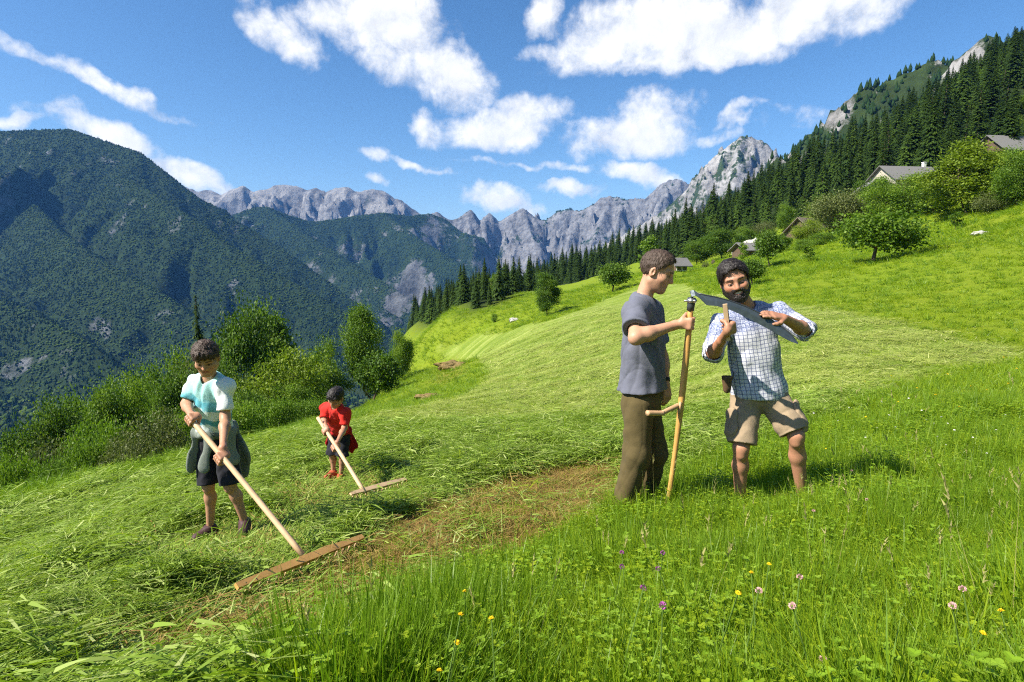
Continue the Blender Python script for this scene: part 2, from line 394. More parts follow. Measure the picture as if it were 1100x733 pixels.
def mountain(name, box, step, ridges, matr, spur=(120, .3), jag=(0, 100), rockf=None, base=-330, crest=0.0):
    """height field: the highest of several ridge lines, each falling away at its own slope, cut by gullies"""
    x0, x1, y0, y1 = box
    xs = np.arange(x0, x1 + step, step); ys = np.arange(y0, y1 + step, step)
    X, Y = np.meshgrid(xs, ys); X = X + 0.0; Y = Y + 0.0
    wx = X + fbm(X / 300, Y / 300, 21, 3) * 60; wy = Y + fbm(X / 300, Y / 300, 22, 3) * 60
    Z = np.full(X.shape, -1e4); Dm = np.full(X.shape, 1e9); Sp = np.zeros(X.shape); Sl = np.zeros(X.shape); s_off = 0
    for pts, slope, pw in ridges:
        pts = np.array([at(*p) for p in pts])
        for a, b in zip(pts[:-1], pts[1:]):
            e = (b - a)[:2]; L = np.hypot(*e) + 1e-6
            tr = ((wx - a[0]) * e[0] + (wy - a[1]) * e[1]) / L ** 2; tt = np.clip(((X - a[0]) * e[0] + (Y - a[1]) * e[1]) / L ** 2, 0, 1)
            d0 = np.hypot(X - a[0] - e[0] * tt, Y - a[1] - e[1] * tt); zz = a[2] + (b[2] - a[2]) * tt - slope * d0 ** pw
            m = zz > Z; Z = np.where(m, zz, Z); Dm = np.where(m, d0, Dm); Sp = np.where(m, s_off + np.clip(tr, -.6, 1.6) * L, Sp); Sl = np.where(m, slope, Sl); s_off += L
    gul = ridged(Sp / spur[0], Dm / (spur[0] * 4), 40, 4, .55) - .62
    Z = Z + spur[1] * Sl * gul * np.minimum(Dm, spur[0] * 2.2) * sstep(0, spur[0] * .6, Dm)
    if jag[0]: Z = Z + (ridged(X / jag[1], Y / jag[1], 77, 5, .6) - .6) * jag[0] * (crest + (1 - crest) * sstep(0, jag[1] * .8, Dm))
    Z = np.maximum(Z, base + fbm(X / 200, Y / 200, 5, 3) * 10)
    gx = np.gradient(Z, step, axis=1); gy = np.gradient(Z, step, axis=0); sl = np.hypot(gx, gy)
    rock = rockf(X, Y, Z, sl, Dm)
    n = X.shape; idx = np.arange(X.size).reshape(n)
    f = np.stack([idx[:-1, :-1], idx[:-1, 1:], idx[1:, 1:], idx[1:, :-1]], -1).reshape(-1, 4)
    keep = (Z > base + 15)[:-1, :-1] | (Z > base + 15)[1:, 1:]
    f = f[keep.ravel()]
    used = np.unique(f); rm = np.full(X.size, -1); rm[used] = np.arange(len(used))
    V = np.stack([X.ravel(), Y.ravel(), Z.ravel()], 1)[used]
    o = mesh_obj(name, V, rm[f], matr, smooth=True)
    vattr(o, 'rock', rock.ravel()[used]); o['kind'] = 'structure'
    return o, X, Y, Z, rock, (-gx, -gy)

M_wood = rock_forest("wooded_slope", (.021, .040, .012), (.115, .12, .125), .02, .05)
M_cliff = rock_forest("limestone_cliff", (.022, .04, .014), (.165, .165, .17), .03, .03)
M_peak = rock_forest("limestone_peak", (.03, .05, .016), (.235, .23, .225), .05, .04)
M_far = rock_forest("far_limestone", (.06, .08, .04), (.215, .21, .205), .012, .01)
def rk_left(X, Y, Z, sl, Dm): return .12 * sstep(.9, 1.3, sl) + .3 * sstep(.25, .6, fbm(X / 160, Y / 160, 91, 4)) * sstep(.75, 1.0, sl)
def rk_mid(X, Y, Z, sl, Dm): return np.clip(.28 * sstep(.9, 1.4, sl) + .5 * fbm(X / 220, Y / 220, 93, 4) + .22 * sstep(200, 1500, X + 1400), 0, 1)
def rk_cliff(X, Y, Z, sl, Dm): return np.clip(.5 + .45 * sstep(.6, 1.3, sl) + .5 * fbm(X / 200, Y / 200, 94, 4), 0, 1)
def rk_peak(X, Y, Z, sl, Dm): return np.clip(.60 + .6 * fbm(X / 50, Y / 50, 95, 4), 0, 1)
def rk_far(X, Y, Z, sl, Dm): return np.clip(.85 + .3 * fbm(X / 400, Y / 400, 96, 3), 0, 1)
def rk_crag(X, Y, Z, sl, Dm): return np.clip(.32 + .9 * fbm(X / 40, Y / 40, 98, 4), 0, 1)
MTN = {}
MTN['left'] = mountain("wooded_mountain", (-3600, 300, 820, 3000), 11, [
    ([(-160, 170, 2500), (-60, 148, 2550), (0, 141, 2550), (40, 139, 2500), (75, 138, 2500), (95, 145, 2480), (128, 156, 2450), (150, 163, 2420), (180, 186, 2380), (205, 207, 2350), (235, 226, 2350), (270, 246, 2350), (310, 272, 2300), (350, 300, 2250), (400, 338, 2200)], 1.0, 1.0),
    ([(110, 175, 2400), (160, 204, 2150), (205, 232, 2000), (250, 264, 1900), (305, 298, 1800), (350, 322, 1750), (400, 352, 1700), (450, 385, 1650)], .95, 1.0),
    ([(20, 200, 2300), (60, 245, 1950), (110, 280, 1700), (170, 312, 1550), (225, 350, 1450), (270, 390, 1380)], .92, 1.0),
    ([(-150, 270, 1700), (-40, 305, 1450), (40, 335, 1300), (100, 372, 1180), (160, 420, 1100)], .92, 1.0)],
    M_wood, (380, 1.15), (60, 170), rk_left)
MTN['mid'] = mountain("wooded_ridge", (-2300, 500, 1900, 4000), 15, [
    ([(180, 262, 3300), (215, 250, 3300), (250, 231, 3300), (272, 223, 3250), (288, 222, 3250), (310, 231, 3300), (335, 238, 3350), (360, 235, 3400), (385, 231, 3450), (412, 228, 3500), (440, 232, 3600), (462, 229, 3700), (480, 236, 3750)], .95, 1.0),
    ([(288, 222, 3250), (330, 252, 3000), (375, 280, 2800), (420, 308, 2600), (470, 340, 2450), (520, 380, 2300)], .85, 1.0),
    ([(412, 228, 3500), (450, 256, 3250), (490, 280, 3050), (535, 306, 2900), (575, 335, 2800)], .9, 1.0)],
    M_wood, (280, 1.15), (90, 240), rk_mid)
MTN['cliff'] = mountain("limestone_cliffs", (-900, 1700, 2900, 4900), 14, [
    ([(440, 240, 4300), (455, 232, 4300), (470, 228, 4300), (484, 236, 4300), (497, 232, 4300), (506, 226, 4300), (516, 237, 4300), (526, 229, 4300), (536, 238, 4300), (548, 230, 4300), (562, 223, 4300), (574, 233, 4250), (586, 236, 4250), (598, 227, 4250), (612, 224, 4250), (630, 224, 4200), (644, 214, 4200), (656, 210, 4200), (668, 213, 4150), (682, 211, 4150), (692, 214, 4100), (704, 202, 4100), (716, 194, 4050), (728, 190, 4050), (742, 200, 4000), (780, 215, 4000)], 1.35, 1.0),
    ([(656, 210, 4200), (640, 250, 3900), (625, 285, 3650), (610, 320, 3450)], 1.1, 1.0),
    ([(562, 223, 4300), (575, 262, 3950), (590, 300, 3700)], 1.1, 1.0)],
    M_cliff, (90, 1.1), (230, 190), rk_cliff, crest=.16)
MTN['far'] = mountain("far_limestone_range", (-3800, 200, 4150, 5450), 21, [
    ([(120, 199, 5000), (165, 196, 5000), (195, 199, 5000), (212, 205, 5000), (222, 203, 5000), (236, 208, 5000), (250, 202, 5000), (262, 199, 5000), (272, 205, 5000), (284, 203, 5000), (296, 197, 5000), (318, 198, 5000), (330, 204, 5000), (338, 200, 5000), (350, 206, 5000), (360, 201, 5000), (372, 200, 5000), (382, 205, 5000), (396, 203, 5000), (410, 203, 5000), (420, 209, 5000), (432, 215, 5000), (444, 224, 5000), (500, 250, 5000)], 1.15, 1.0)],
    M_far, (140, 1.2), (270, 240), rk_far, crest=.16)
MTN['peak'] = mountain("limestone_peak", (250, 1700, 1500, 2900), 9, [
    ([(650, 262, 2500), (690, 240, 2450), (715, 224, 2420), (738, 203, 2400), (752, 184, 2380), (764, 170, 2350), (776, 160, 2350), (786, 151, 2350), (795, 146, 2350), (806, 145, 2350), (814, 149, 2350), (824, 153, 2340), (832, 162, 2330), (845, 178, 2320), (870, 205, 2300)], 1.45, 1.0),
    ([(795, 146, 2350), (790, 190, 2180), (775, 235, 2020), (750, 275, 1880)], 1.2, 1.0)],
    M_peak, (45, .9), (120, 75), rk_peak, crest=.1)
MTN['crag'] = mountain("rocky_hilltop", (250, 900, 330, 900), 5, [
    ([(860, 156, 680), (890, 136, 660), (908, 115, 640), (922, 98, 620), (934, 89, 610), (944, 91, 605), (952, 86, 600), (972, 78, 595), (990, 70, 590), (1008, 64, 590), (1020, 68, 580), (1038, 55, 570), (1052, 43, 560), (1064, 36, 550), (1080, 44, 540), (1120, 18, 520), (1200, -12, 500)], 1.0, 1.0)],
    M_peak, (40, .5), (18, 30), rk_crag, base=-200)
for k, l, c in (('left', 'dark forested mountain filling the left of the view', 'mountain'), ('mid', 'rounded wooded ridge in the middle distance', 'mountain'), ('cliff', 'grey limestone cliffs closing the valley', 'mountain'),
                ('far', 'pale blue jagged limestone range on the skyline', 'mountain'), ('peak', 'bare grey limestone peak above the spruce slope', 'mountain'), ('crag', 'rocky hilltop showing above the hillside forest', 'hill')):
    tag(MTN[k][0], l, c)

# ------------------------------------------------------------ air
def build_haze():
    x0, x1, y0, y1, z0, z1 = -12500, 12500, -12500, 12500, -460, 850
    v = [(x, y, z) for z in (z0, z1) for y in (y0, y1) for x in (x0, x1)]
    f = [(0, 2, 3, 1), (4, 5, 7, 6), (0, 1, 5, 4), (2, 6, 7, 3), (0, 4, 6, 2), (1, 3, 7, 5)]
    m, t, out = mat("haze"); pv = t.n('ShaderNodeVolumePrincipled')
    pv.inputs['Color'].default_value = (.13, .40, 1.0, 1); pv.inputs['Density'].default_value = HAZE; pv.inputs['Anisotropy'].default_value = .0
    t.l(pv.outputs[0], out.inputs['Volume'])
    o = mesh_obj("haze", v, f, m); o['kind'] = 'stuff'; return o
HAZE = 4.8e-5
build_haze()
# ------------------------------------------------------------ scattering of uncountable growth
def scatter(name, pts, protos, scale, rot, pick, kind='stuff'):
    me = bpy.data.meshes.new(name); me.vertices.add(len(pts)); me.vertices.foreach_set('co', np.asarray(pts, np.float32).ravel())
    o = bpy.data.objects.new(name, me); COL.objects.link(o)
    vattr(o, 'scl', scale, 'FLOAT_VECTOR'); vattr(o, 'rot', rot, 'FLOAT_VECTOR')
    a = me.attributes.new('pick', 'INT', 'POINT'); a.data.foreach_set('value', np.asarray(pick, np.int32))
    g = bpy.data.node_groups.new(name, 'GeometryNodeTree')
    g.interface.new_socket('Geometry', in_out='INPUT', socket_type='NodeSocketGeometry'); g.interface.new_socket('Geometry', in_out='OUTPUT', socket_type='NodeSocketGeometry')
    N, L = g.nodes.new, g.links.new
    gi, go = N('NodeGroupInput'), N('NodeGroupOutput'); iop = N('GeometryNodeInstanceOnPoints'); jn = N('GeometryNodeJoinGeometry')
    for p in reversed(protos):
        oi = N('GeometryNodeObjectInfo'); oi.inputs['Object'].default_value = p; oi.inputs['As Instance'].default_value = True
        L(oi.outputs['Geometry'], jn.inputs[0])
    def attr(n, t):
        x = N('GeometryNodeInputNamedAttribute'); x.data_type = t; x.inputs['Name'].default_value = n; return x.outputs['Attribute']
    L(gi.outputs[0], iop.inputs['Points']); L(jn.outputs[0], iop.inputs['Instance'])
    iop.inputs['Pick Instance'].default_value = True
    L(attr('pick', 'INT'), iop.inputs['Instance Index'])
    e = N('FunctionNodeEulerToRotation'); L(attr('rot', 'FLOAT_VECTOR'), e.inputs[0]); L(e.outputs[0], iop.inputs['Rotation'])
    L(attr('scl', 'FLOAT_VECTOR'), iop.inputs['Scale']); L(iop.outputs[0], go.inputs[0])
    md = o.modifiers.new('scatter', 'NODES'); md.node_group = g
    if kind: o['kind'] = kind
    return o
def proto(name, V, F, tint, m):
    me = bpy.data.meshes.new(name); me.from_pydata([tuple(map(float, v)) for v in V], [], [tuple(map(int, f)) for f in F]); me.update(); me.materials.append(m)
    a = me.attributes.new('tint', 'FLOAT', 'POINT'); a.data.foreach_set('value', np.asarray(tint, np.float32))
    return bpy.data.objects.new(name, me)
def project(p):
    d = np.asarray(p, float) - [0, 0, CAMZ]
    f = d[..., 1] * math.cos(PITCH) - d[..., 2] * math.sin(PITCH); up = d[..., 1] * math.sin(PITCH) + d[..., 2] * math.cos(PITCH)
    f = np.where(f > .01, f, .01)
    return 550 + d[..., 0] / f * FPX, 366.5 - up / f * FPX

# ------------------------------------------------------------ trees
M_bark = plain("bark", (.10, .075, .055), .95, .1, .35, 9, .02, .8)
M_needle = leafy("spruce_needles", [(.012, .028, .005), (.032, .062, .009), (.066, .105, .014)], .18, rough=.7, spec=.1)
M_larch = leafy("light_needles", [(.030, .060, .010), (.055, .10, .014), (.09, .15, .02)], .25, rough=.7, spec=.1)
M_leaf = leafy("green_leaves", [(.045, .095, .008), (.125, .215, .018), (.26, .35, .035)], .38)
M_leaf2 = leafy("dark_leaves", [(.034, .075, .009), (.09, .165, .016), (.19, .27, .03)], .36)
M_leaf3 = leafy("yellow_green_leaves", [(.09, .14, .009), (.17, .24, .016), (.26, .32, .03)], .36)
M_leaf4 = leafy("olive_leaves", [(.06, .08, .022), (.12, .145, .04), (.20, .22, .075)], .28)

def tube(V, F, pts, radii, n=6):
    base = len(V); pts = [Vector(p) for p in pts]
    for i, p in enumerate(pts):
        d = (pts[min(i + 1, len(pts) - 1)] - pts[max(i - 1, 0)]).normalized()
        a = d.orthogonal().normalized(); b = d.cross(a)
        if i:                      # keep the ring from twisting
            a = (prev - d * prev.dot(d)).normalized(); b = d.cross(a)
        prev = a
        for k in range(n):
            t = 2 * math.pi * k / n; V.append(p + (a * math.cos(t) + b * math.sin(t)) * radii[i])
    for i in range(len(pts) - 1):
        for k in range(n):
            F.append((base + i * n + k, base + i * n + (k + 1) % n, base + (i + 1) * n + (k + 1) % n, base + (i + 1) * n + k))
    F.append(tuple(base + k for k in range(n))[::-1]); F.append(tuple(base + (len(pts) - 1) * n + k for k in range(n)))

def leaf_quads(C, size, r, up=.35):
    """one folded leaf at each point of C; returns verts, faces"""
    n = len(C); d = r.normal(size=(n, 3)); d[:, 2] *= .7; d /= np.linalg.norm(d, axis=1)[:, None]
    nn = r.normal(size=(n, 3)); nn[:, 2] += up * 3; nn -= d * (nn * d).sum(1)[:, None]; nn /= np.linalg.norm(nn, axis=1)[:, None]
    s = np.cross(d, nn); L = (size * 1.12 * r.uniform(.7, 1.3, n))[:, None]; W = L * .5
    V = np.stack([C, C + d * L * .5 + s * W - nn * L * .06, C + d * L - nn * L * .16, C + d * L * .5 - s * W - nn * L * .06], 1).reshape(-1, 3)
    return V, np.arange(n * 4).reshape(n, 4)

def broadleaf(seed, h, cw, lobes, clear, nclus, nleaf, leaf, crown_mat, forks=3, trunk_r=.16, squash=.8, bil=1.0):
    """prototype tree at the origin: returns (trunk mesh, crown mesh)"""
    r = np.random.default_rng(seed); V, F = [], []
    lean = r.normal(0, .04, 2) * h
    top = Vector((lean[0], lean[1], clear))
    cz, rz_ = (h + clear) / 2, (h - clear * .8) / 2
    cen = []
    while len(cen) < nclus:
        d = r.normal(size=3); d /= np.linalg.norm(d); q = r.uniform(.25, 1) ** .45
        th = math.atan2(d[1], d[0]); wob = 1 + lobes * (vnoise(np.cos(th) * 1.3 + seed, np.sin(th) * 1.3 + d[2] * 1.7, seed) * .9)
        p = np.array([d[0] * cw / 2 * q * wob, d[1] * cw / 2 * q * wob, cz + d[2] * rz_ * q * (1 + .25 * lobes * vnoise(th * 1.1, d[2] * 2, seed + 3))])
        if p[2] < clear * 1.0: continue
        p[:2] *= 1 - .08 * max(0, (p[2] - cz) / rz_)
        p[:2] += lean * (p[2] / h); cen.append(p)
    cen = np.array(cen)
    nf = max(1, forks); mains = []
    tube(V, F, [Vector((0, 0, -.4)), Vector((lean[0] * .2, lean[1] * .2, clear * .35)), top * 1.0], [trunk_r * 1.5, trunk_r * 1.05, trunk_r * .85], 8)
    for k in range(nf):
        a = 2 * math.pi * (k + r.uniform(-.3, .3)) / nf; tip = Vector((math.cos(a) * cw * .22, math.sin(a) * cw * .22, cz + rz_ * r.uniform(-.1, .45)))
        mid = top.lerp(tip, .45) + Vector((math.cos(a), math.sin(a), 0)) * cw * .05
        tube(V, F, [top - Vector((0, 0, .12)), mid, tip], [trunk_r * .7, trunk_r * .5, trunk_r * .2], 6); mains.append((mid, tip))
    for c in cen[:: max(1, len(cen) // 34)]:
        c = Vector(c); m_, t_ = min(mains, key=lambda q: (q[0] - c).length); s0 = m_.lerp(t_, r.uniform(0, .8))
        mid = s0.lerp(c, .5) + Vector((0, 0, .06 * (c - s0).length)); tube(V, F, [s0, mid, c], [trunk_r * .28, trunk_r * .17, trunk_r * .06], 4)
    P, T = [], []
    cr = cw * r.uniform(.08, .135, len(cen)) * bil
    for c, q in zip(cen, cr):
        k = int(nleaf * 1.45 * r.uniform(.6, 1.3)); g = r.normal(size=(k, 3)) * [q, q, q * squash * .75]
        P.append(c + g); T.append(np.clip(r.normal(.45, .16) + r.normal(0, .14, k), 0, 1))
    P = np.concatenate(P); T = np.concatenate(T); P[:, 2] = np.maximum(P[:, 2], .05)
    LV, LF = leaf_quads(P, leaf, r)
    return (V, F), (LV, LF, np.repeat(T, 4))
def conifer(seed, h, R, step, nb, sparse=0.0):
    r = np.random.default_rng(seed); V, F = [], []
    tube(V, F, [Vector((0, 0, -1)), Vector((0, 0, h * .5)), Vector((0, 0, h * .97))], [.26, .16, .03], 6)
    LV, LF, T = [], [], []
    z = h * .07
    while z < h * .985:
        t = z / h; rr = R * (1 - t) ** .7 * (1 if t > .15 else .75 + t * 1.6) + .12
        for k in range(nb):
            if r.random() < sparse: continue
            a = r.uniform(0, 2 * math.pi); L = rr * r.uniform(.62, 1.15); dr = -L * r.uniform(.18, .42); wd = max(.16, L * r.uniform(.2, .3))
            d = np.array([math.cos(a), math.sin(a), 0]); s = np.array([-d[1], d[0], 0]); o = np.array([0, 0, z + r.uniform(-.5, .5) * step])
            tb = np.clip(r.normal(.4, .2), 0, 1)
            for j in range(5):                                       # five ragged sprays along the bough
                f0 = .08 + j * .19; f1 = f0 + .34; side = (-1) ** j * (.6 if j < 4 else 0)
                p0 = o + d * L * f0 + [0, 0, dr * f0 ** 1.3]; p1 = o + d * L * f1 + s * wd * side * 1.4 + [0, 0, dr * f1 ** 1.3 - .12 * L]
                q = wd * (1.1 - f0 * .6) * .55; b = len(LV)
                dn = np.array([0, 0, -.22 * wd - .08])
                LV += [p0, p0 * .5 + p1 * .5 + s * q + dn, p1, p0 * .5 + p1 * .5 - s * q + dn]; LF.append((b, b + 1, b + 2, b + 3)); T += [tb + r.normal(0, .08)] * 4
        z += step * (1 - .35 * t)
    return (V, F), (np.array(LV), np.array(LF), np.clip(T, 0, 1))
def tree_meshes(name, gen, cm):
    (V, F), (LV, LF, T) = gen
    tr = mesh_obj("trunk", V, F, M_bark, smooth=True); cr = mesh_obj("crown", LV, LF, cm); vattr(cr, 'tint', T)
    COL.objects.unlink(tr); COL.objects.unlink(cr)
    return tr, cr, LV[:, 2].max(), np.ptp(LV[:, 0])
KIND = {
    'round':   tree_meshes("a", broadleaf(1, 10, 8.5, .5, 1.6, 40, 420, .2, M_leaf, bil=1.05, squash=1.0), M_leaf),
    'round2':  tree_meshes("b", broadleaf(2, 10, 7.5, .6, 1.5, 38, 420, .2, M_leaf2, bil=1.05, squash=1.0), M_leaf2),
    'tall':    tree_meshes("c", broadleaf(3, 14, 7.5, .6, 2.0, 44, 450, .23, M_leaf, bil=1.05, squash=1.0), M_leaf),
    'tall2':   tree_meshes("d", broadleaf(4, 14, 6.5, .55, 2.0, 40, 450, .23, M_leaf2, bil=1.05, squash=1.0), M_leaf2),
    'spread':  tree_meshes("e", broadleaf(5, 5.2, 6.6, .55, 1.75, 70, 75, .22, M_leaf, 3, .17), M_leaf),
    'orchard': tree_meshes("f", broadleaf(6, 5, 4.6, .5, 1.6, 60, 70, .22, M_leaf2, 3, .13), M_leaf2),
    'loose':   tree_meshes("g", broadleaf(7, 8, 7.5, .8, 1.2, 46, 220, .18, M_leaf3, 4, .13), M_leaf3),
    'olive':   tree_meshes("h", broadleaf(8, 5, 7.5, .6, .5, 60, 200, .15, M_leaf4, 5, .10), M_leaf4),
    'bush':    tree_meshes("i", broadleaf(9, 3, 4.4, .7, .15, 40, 200, .11, M_leaf, 5, .05), M_leaf),
    'bush2':   tree_meshes("j", broadleaf(10, 3, 4.4, .7, .15, 40, 200, .11, M_leaf4, 5, .05), M_leaf4),
    'sapling': tree_meshes("k", broadleaf(12, 2.6, 1.6, .7, .8, 16, 50, .15, M_leaf, 2, .035), M_leaf),
    'spruce':  tree_meshes("l", conifer(21, 22, 4.2, .55, 13), M_needle),
    'spruce2': tree_meshes("m", conifer(22, 22, 3.6, .55, 12), M_needle),
    'spruce3': tree_meshes("n", conifer(23, 20, 4.6, .6, 12, .12), M_needle),
    'spruce4': tree_meshes("q", conifer(25, 22, 3.0, .72, 10, .25), M_needle),
    'spruce5': tree_meshes("r", conifer(26, 18, 5.0, .65, 12, .1), M_needle),
    'larch':   tree_meshes("o", conifer(24, 20, 4.6, .6, 12, .12), M_larch),
    'light':   tree_meshes("p", broadleaf(14, 12, 8, .55, 1.0, 44, 380, .24, M_leaf3, bil=1.05, squash=1.0), M_leaf3),
}
def plant(name, kind, x, y, h, wid, label, cat, group=None, rz=None, z=None):
    tr, cr, hh, ww = KIND[kind]
    root = empty(name, (x, y, (gz(x, y) if z is None else z) - .05), random.uniform(0, 6.28) if rz is None else rz)
    sx = (wid / ww) if wid else h / hh
    root.scale = (sx, sx, h / hh)
    for src in (tr, cr):
        c = src.copy(); COL.objects.link(c); c.parent = root
    tag(root, label, cat, group); return root
def tree_top(name, kind, u, v, y, wpx, label, cat='tree', group=None, rz=None):
    """tree whose tip shows at (u, v) and stands y metres ahead"""
    p = at(u, v, y); g = gz(p[0], y); h = max((p[2] - g) * 1.1, .8)
    return plant(name, kind, p[0], y, h, max((1.45 if y < 58 else 1.2) * wpx * y / FPX, .5 * h if cat == 'tree' and kind[:3] != 'spr' else 0), label, cat, group, rz)
def tree_base(name, kind, u, v, hpx, wpx, label, cat='tree', group=None, rz=None, far=700):
    g = ground_at(u, v, far); return plant(name, kind, g[0], g[1], hpx * g[1] / FPX, 1.15 * wpx * g[1] / FPX if wpx else None, label, cat, group, rz)

# orchard and meadow trees, each with its own words
tree_base("apple_tree", 'spread', 937, 287, 60, 90, "spreading apple tree with forked trunk alone on the bright slope", rz=.6)
tree_base("fruit_tree", 'orchard', 826, 290, 44, 36, "small round fruit tree below the white wall on the slope")
tree_base("fruit_tree", 'orchard', 808, 307, 32, 36, "low dark fruit tree just behind the bearded man's head")
tree_base("fruit_tree", 'orchard', 658, 314, 34, 42, "dark round fruit tree left of the short-haired man's head")
tree_base("meadow_tree", 'tall2', 588, 337, 50, 34, "upright dark tree casting a shadow on the meadow's upper edge")
tree_base("young_tree", 'sapling', 695, 303, 52, 24, "slender light tree directly behind the short-haired man's head")
tree_base("young_tree", 'sapling', 1026, 250, 20, 16, "tiny sapling on the slope below the big bright tree")
tree_base("young_tree", 'sapling', 868, 285, 18, 15, "thin sapling right of the small round fruit tree")
tree_base("young_tree", 'sapling', 916, 268, 14, 14, "thin sapling uphill of the lone apple tree")
tree_base("young_tree", 'sapling', 798, 287, 24, 12, "bare-stemmed sapling below the white wall")
tree_base("broadleaf_tree", 'light', 1040, 230, 84, 92, "big bright yellow-green tree in front of the spruces on the right")
tree_base("broadleaf_tree", 'round', 1092, 222, 66, 60, "dark leafy tree at the right edge below the grey roof")
tree_base("broadleaf_tree", 'olive', 902, 248, 48, 88, "wide olive-coloured tree beside the brown roof")
tree_base("broadleaf_tree", 'round', 962, 238, 50, 78, "mid-green tree crowding up behind the lone apple tree")
tree_base("broadleaf_tree", 'round2', 1002, 232, 34, 46, "small dark tree under the long grey roof")
tree_base("broadleaf_tree", 'round', 843, 250, 32, 24, "small bright round tree left of the brown roof")
tree_base("broadleaf_tree", 'olive', 818, 262, 26, 34, "pale bushy tree hiding the low grey roof")
tree_base("broadleaf_tree", 'round2', 775, 280, 34, 44, "dark round tree left of the white wall")
tree_base("broadleaf_tree", 'round2', 748, 284, 30, 38, "dark tree next to the small hut")
tree_base("broadleaf_tree", 'round', 884, 244, 38, 44, "green tree rising behind the wide olive-coloured tree")
tree_base("broadleaf_tree", 'round', 936, 232, 44, 52, "leafy tree in front of the cream cottage")
tree_base("broadleaf_tree", 'olive', 978, 226, 34, 56, "olive-green tree below the white chimney")
tree_base("broadleaf_tree", 'loose', 1016, 216, 40, 46, "light loose tree between the long farmhouse and the big bright tree")
tree_base("broadleaf_tree", 'round2', 1066, 204, 44, 46, "dark tree in front of the farmhouse at the far right")
tree_base("broadleaf_tree", 'loose', 866, 262, 30, 36, "light tree standing in front of the brown-roofed barn")
tree_base("broadleaf_tree", 'round', 838, 270, 22, 30, "low leafy tree between the shed and the barn")
tree_base("broadleaf_tree", 'round', 800, 268, 26, 34, "round tree growing against the low shed")
tree_base("bush", 'bush', 862, 268, 14, 26, "dark bush by the farmyard below the brown roof", 'bush')
tree_base("bush", 'bush', 1000, 226, 22, 50, "green bush under the house with a chimney", 'bush')
tree_base("bush", 'bush2', 1068, 228, 26, 48, "olive bush at the foot of the big bright tree", 'bush')
tree_base("bush", 'bush', 882, 262, 14, 34, "low bush in front of the wide olive tree", 'bush')
tree_base("bush", 'bush', 930, 250, 18, 40, "dense bush uphill of the lone apple tree", 'bush')
tree_base("bush", 'bush', 531, 349, 10, 9, "little bush alone on the far bright meadow", 'bush')
tree_base("bush", 'bush2', 757, 288, 9, 10, "little bush near the stump on the orchard slope", 'bush')
# the belt of trees down the left side
LB = "trees below the meadow on the left"
for kind, u, v, y, wpx, label in [
        ('round2', 258, 329, 62, 66, "tall dark-crowned tree rising highest behind the older boy"),
        ('tall2', 293, 338, 70, 46, "slim grey-green tree behind the tall dark-crowned tree"),
        ('loose', 304, 377, 43, 92, "loose yellow-green tree between the two boys"),
        ('round', 176, 372, 50, 58, "leafy tree just left of the older boy's head"),
        ('round', 138, 392, 48, 62, "second leafy tree left of the older boy, half hidden by its neighbour"),
        ('olive', 205, 372, 42, 40, "pale green tree behind the older boy's shoulder"),
        ('round', 98, 408, 46, 62, "leafy tree above the bushes near the left edge"),
        ('round2', 62, 432, 42, 56, "dark leafy tree lowest in the belt near the left edge"),
        ('round2', 236, 392, 45, 46, "dark tree under the tall dark-crowned tree"),
        ('round', 348, 360, 58, 44, "green tree behind the younger boy's head"),
        ('tall', 397, 330, 60, 52, "tall green tree standing above the lit meadow corner"),
        ('round', 430, 352, 72, 34, "small round tree right of the tall green tree"),
        ('round', 330, 398, 52, 44, "green tree between the yellow-green tree and the younger boy"),
        ('round2', 270, 420, 36, 44, "dark low tree in the gap right of the older boy"),
        ('round', 75, 425, 52, 50, "green tree behind the dark low trees near the left edge"),
        ('round2', 118, 418, 40, 46, "dark tree in front of the leafy trees on the left"),
        ('round', 156, 402, 42, 50, "bright tree above the olive bush"),
        ('round2', 186, 398, 40, 44, "dark tree touching the older boy's raking arm side"),
        ('round', 222, 412, 38, 44, "green tree right behind the older boy's shirt"),
        ('round', 312, 408, 40, 50, "green tree under the loose yellow-green tree"),
        ('round2', 352, 392, 52, 40, "dark tree above the younger boy"),
        ('round2', 20, 455, 40, 50, "dark tree at the left edge of the picture")]:
    tree_top("broadleaf_tree", kind, u, v, y, wpx, label, group=LB)
t_ = tree_base("leaning_tree", 'orchard', 401, 432, 62, 56, "dark fruit tree with a leaning trunk on the lit grass", far=120, rz=0.0)
t_.rotation_euler[1] = rad(10)
for kind, u, v, y, wpx, label in [
        ('bush2', 160, 437, 19, 78, "olive bush directly left of the older boy"),
        ('bush', 110, 452, 22, 70, "green bush left of the olive bush"),
        ('bush2', 40, 470, 20, 84, "grey-olive bush at the lower left edge"),
        ('bush', 88, 470, 18, 60, "dark bush between the two olive bushes"),
        ('bush', 5, 488, 17, 60, "green bush cut off by the left edge"),
        ('bush2', 130, 468, 17, 44, "small olive bush at the meadow's edge"),
        ('bush', 60, 492, 16, 50, "small dark bush nearest the mown meadow"),
        ('bush', 245, 432, 30, 60, "bush behind the older boy's waist"),
        ('bush', 290, 428, 34, 50, "bush at the foot of the yellow-green tree"),
        ('bush', 330, 428, 36, 46, "bush left of the younger boy"),
        ('bush', 205, 440, 26, 44, "bush behind the older boy's rake arm")]:
    tree_top("bush", kind, u, v, y, wpx, label, 'bush', "bushes along the left edge of the meadow")
tree_top("spruce_tree", 'spruce3', 211, 338, 74, 40, "single dark spruce poking up left of the tall broadleaf tree")

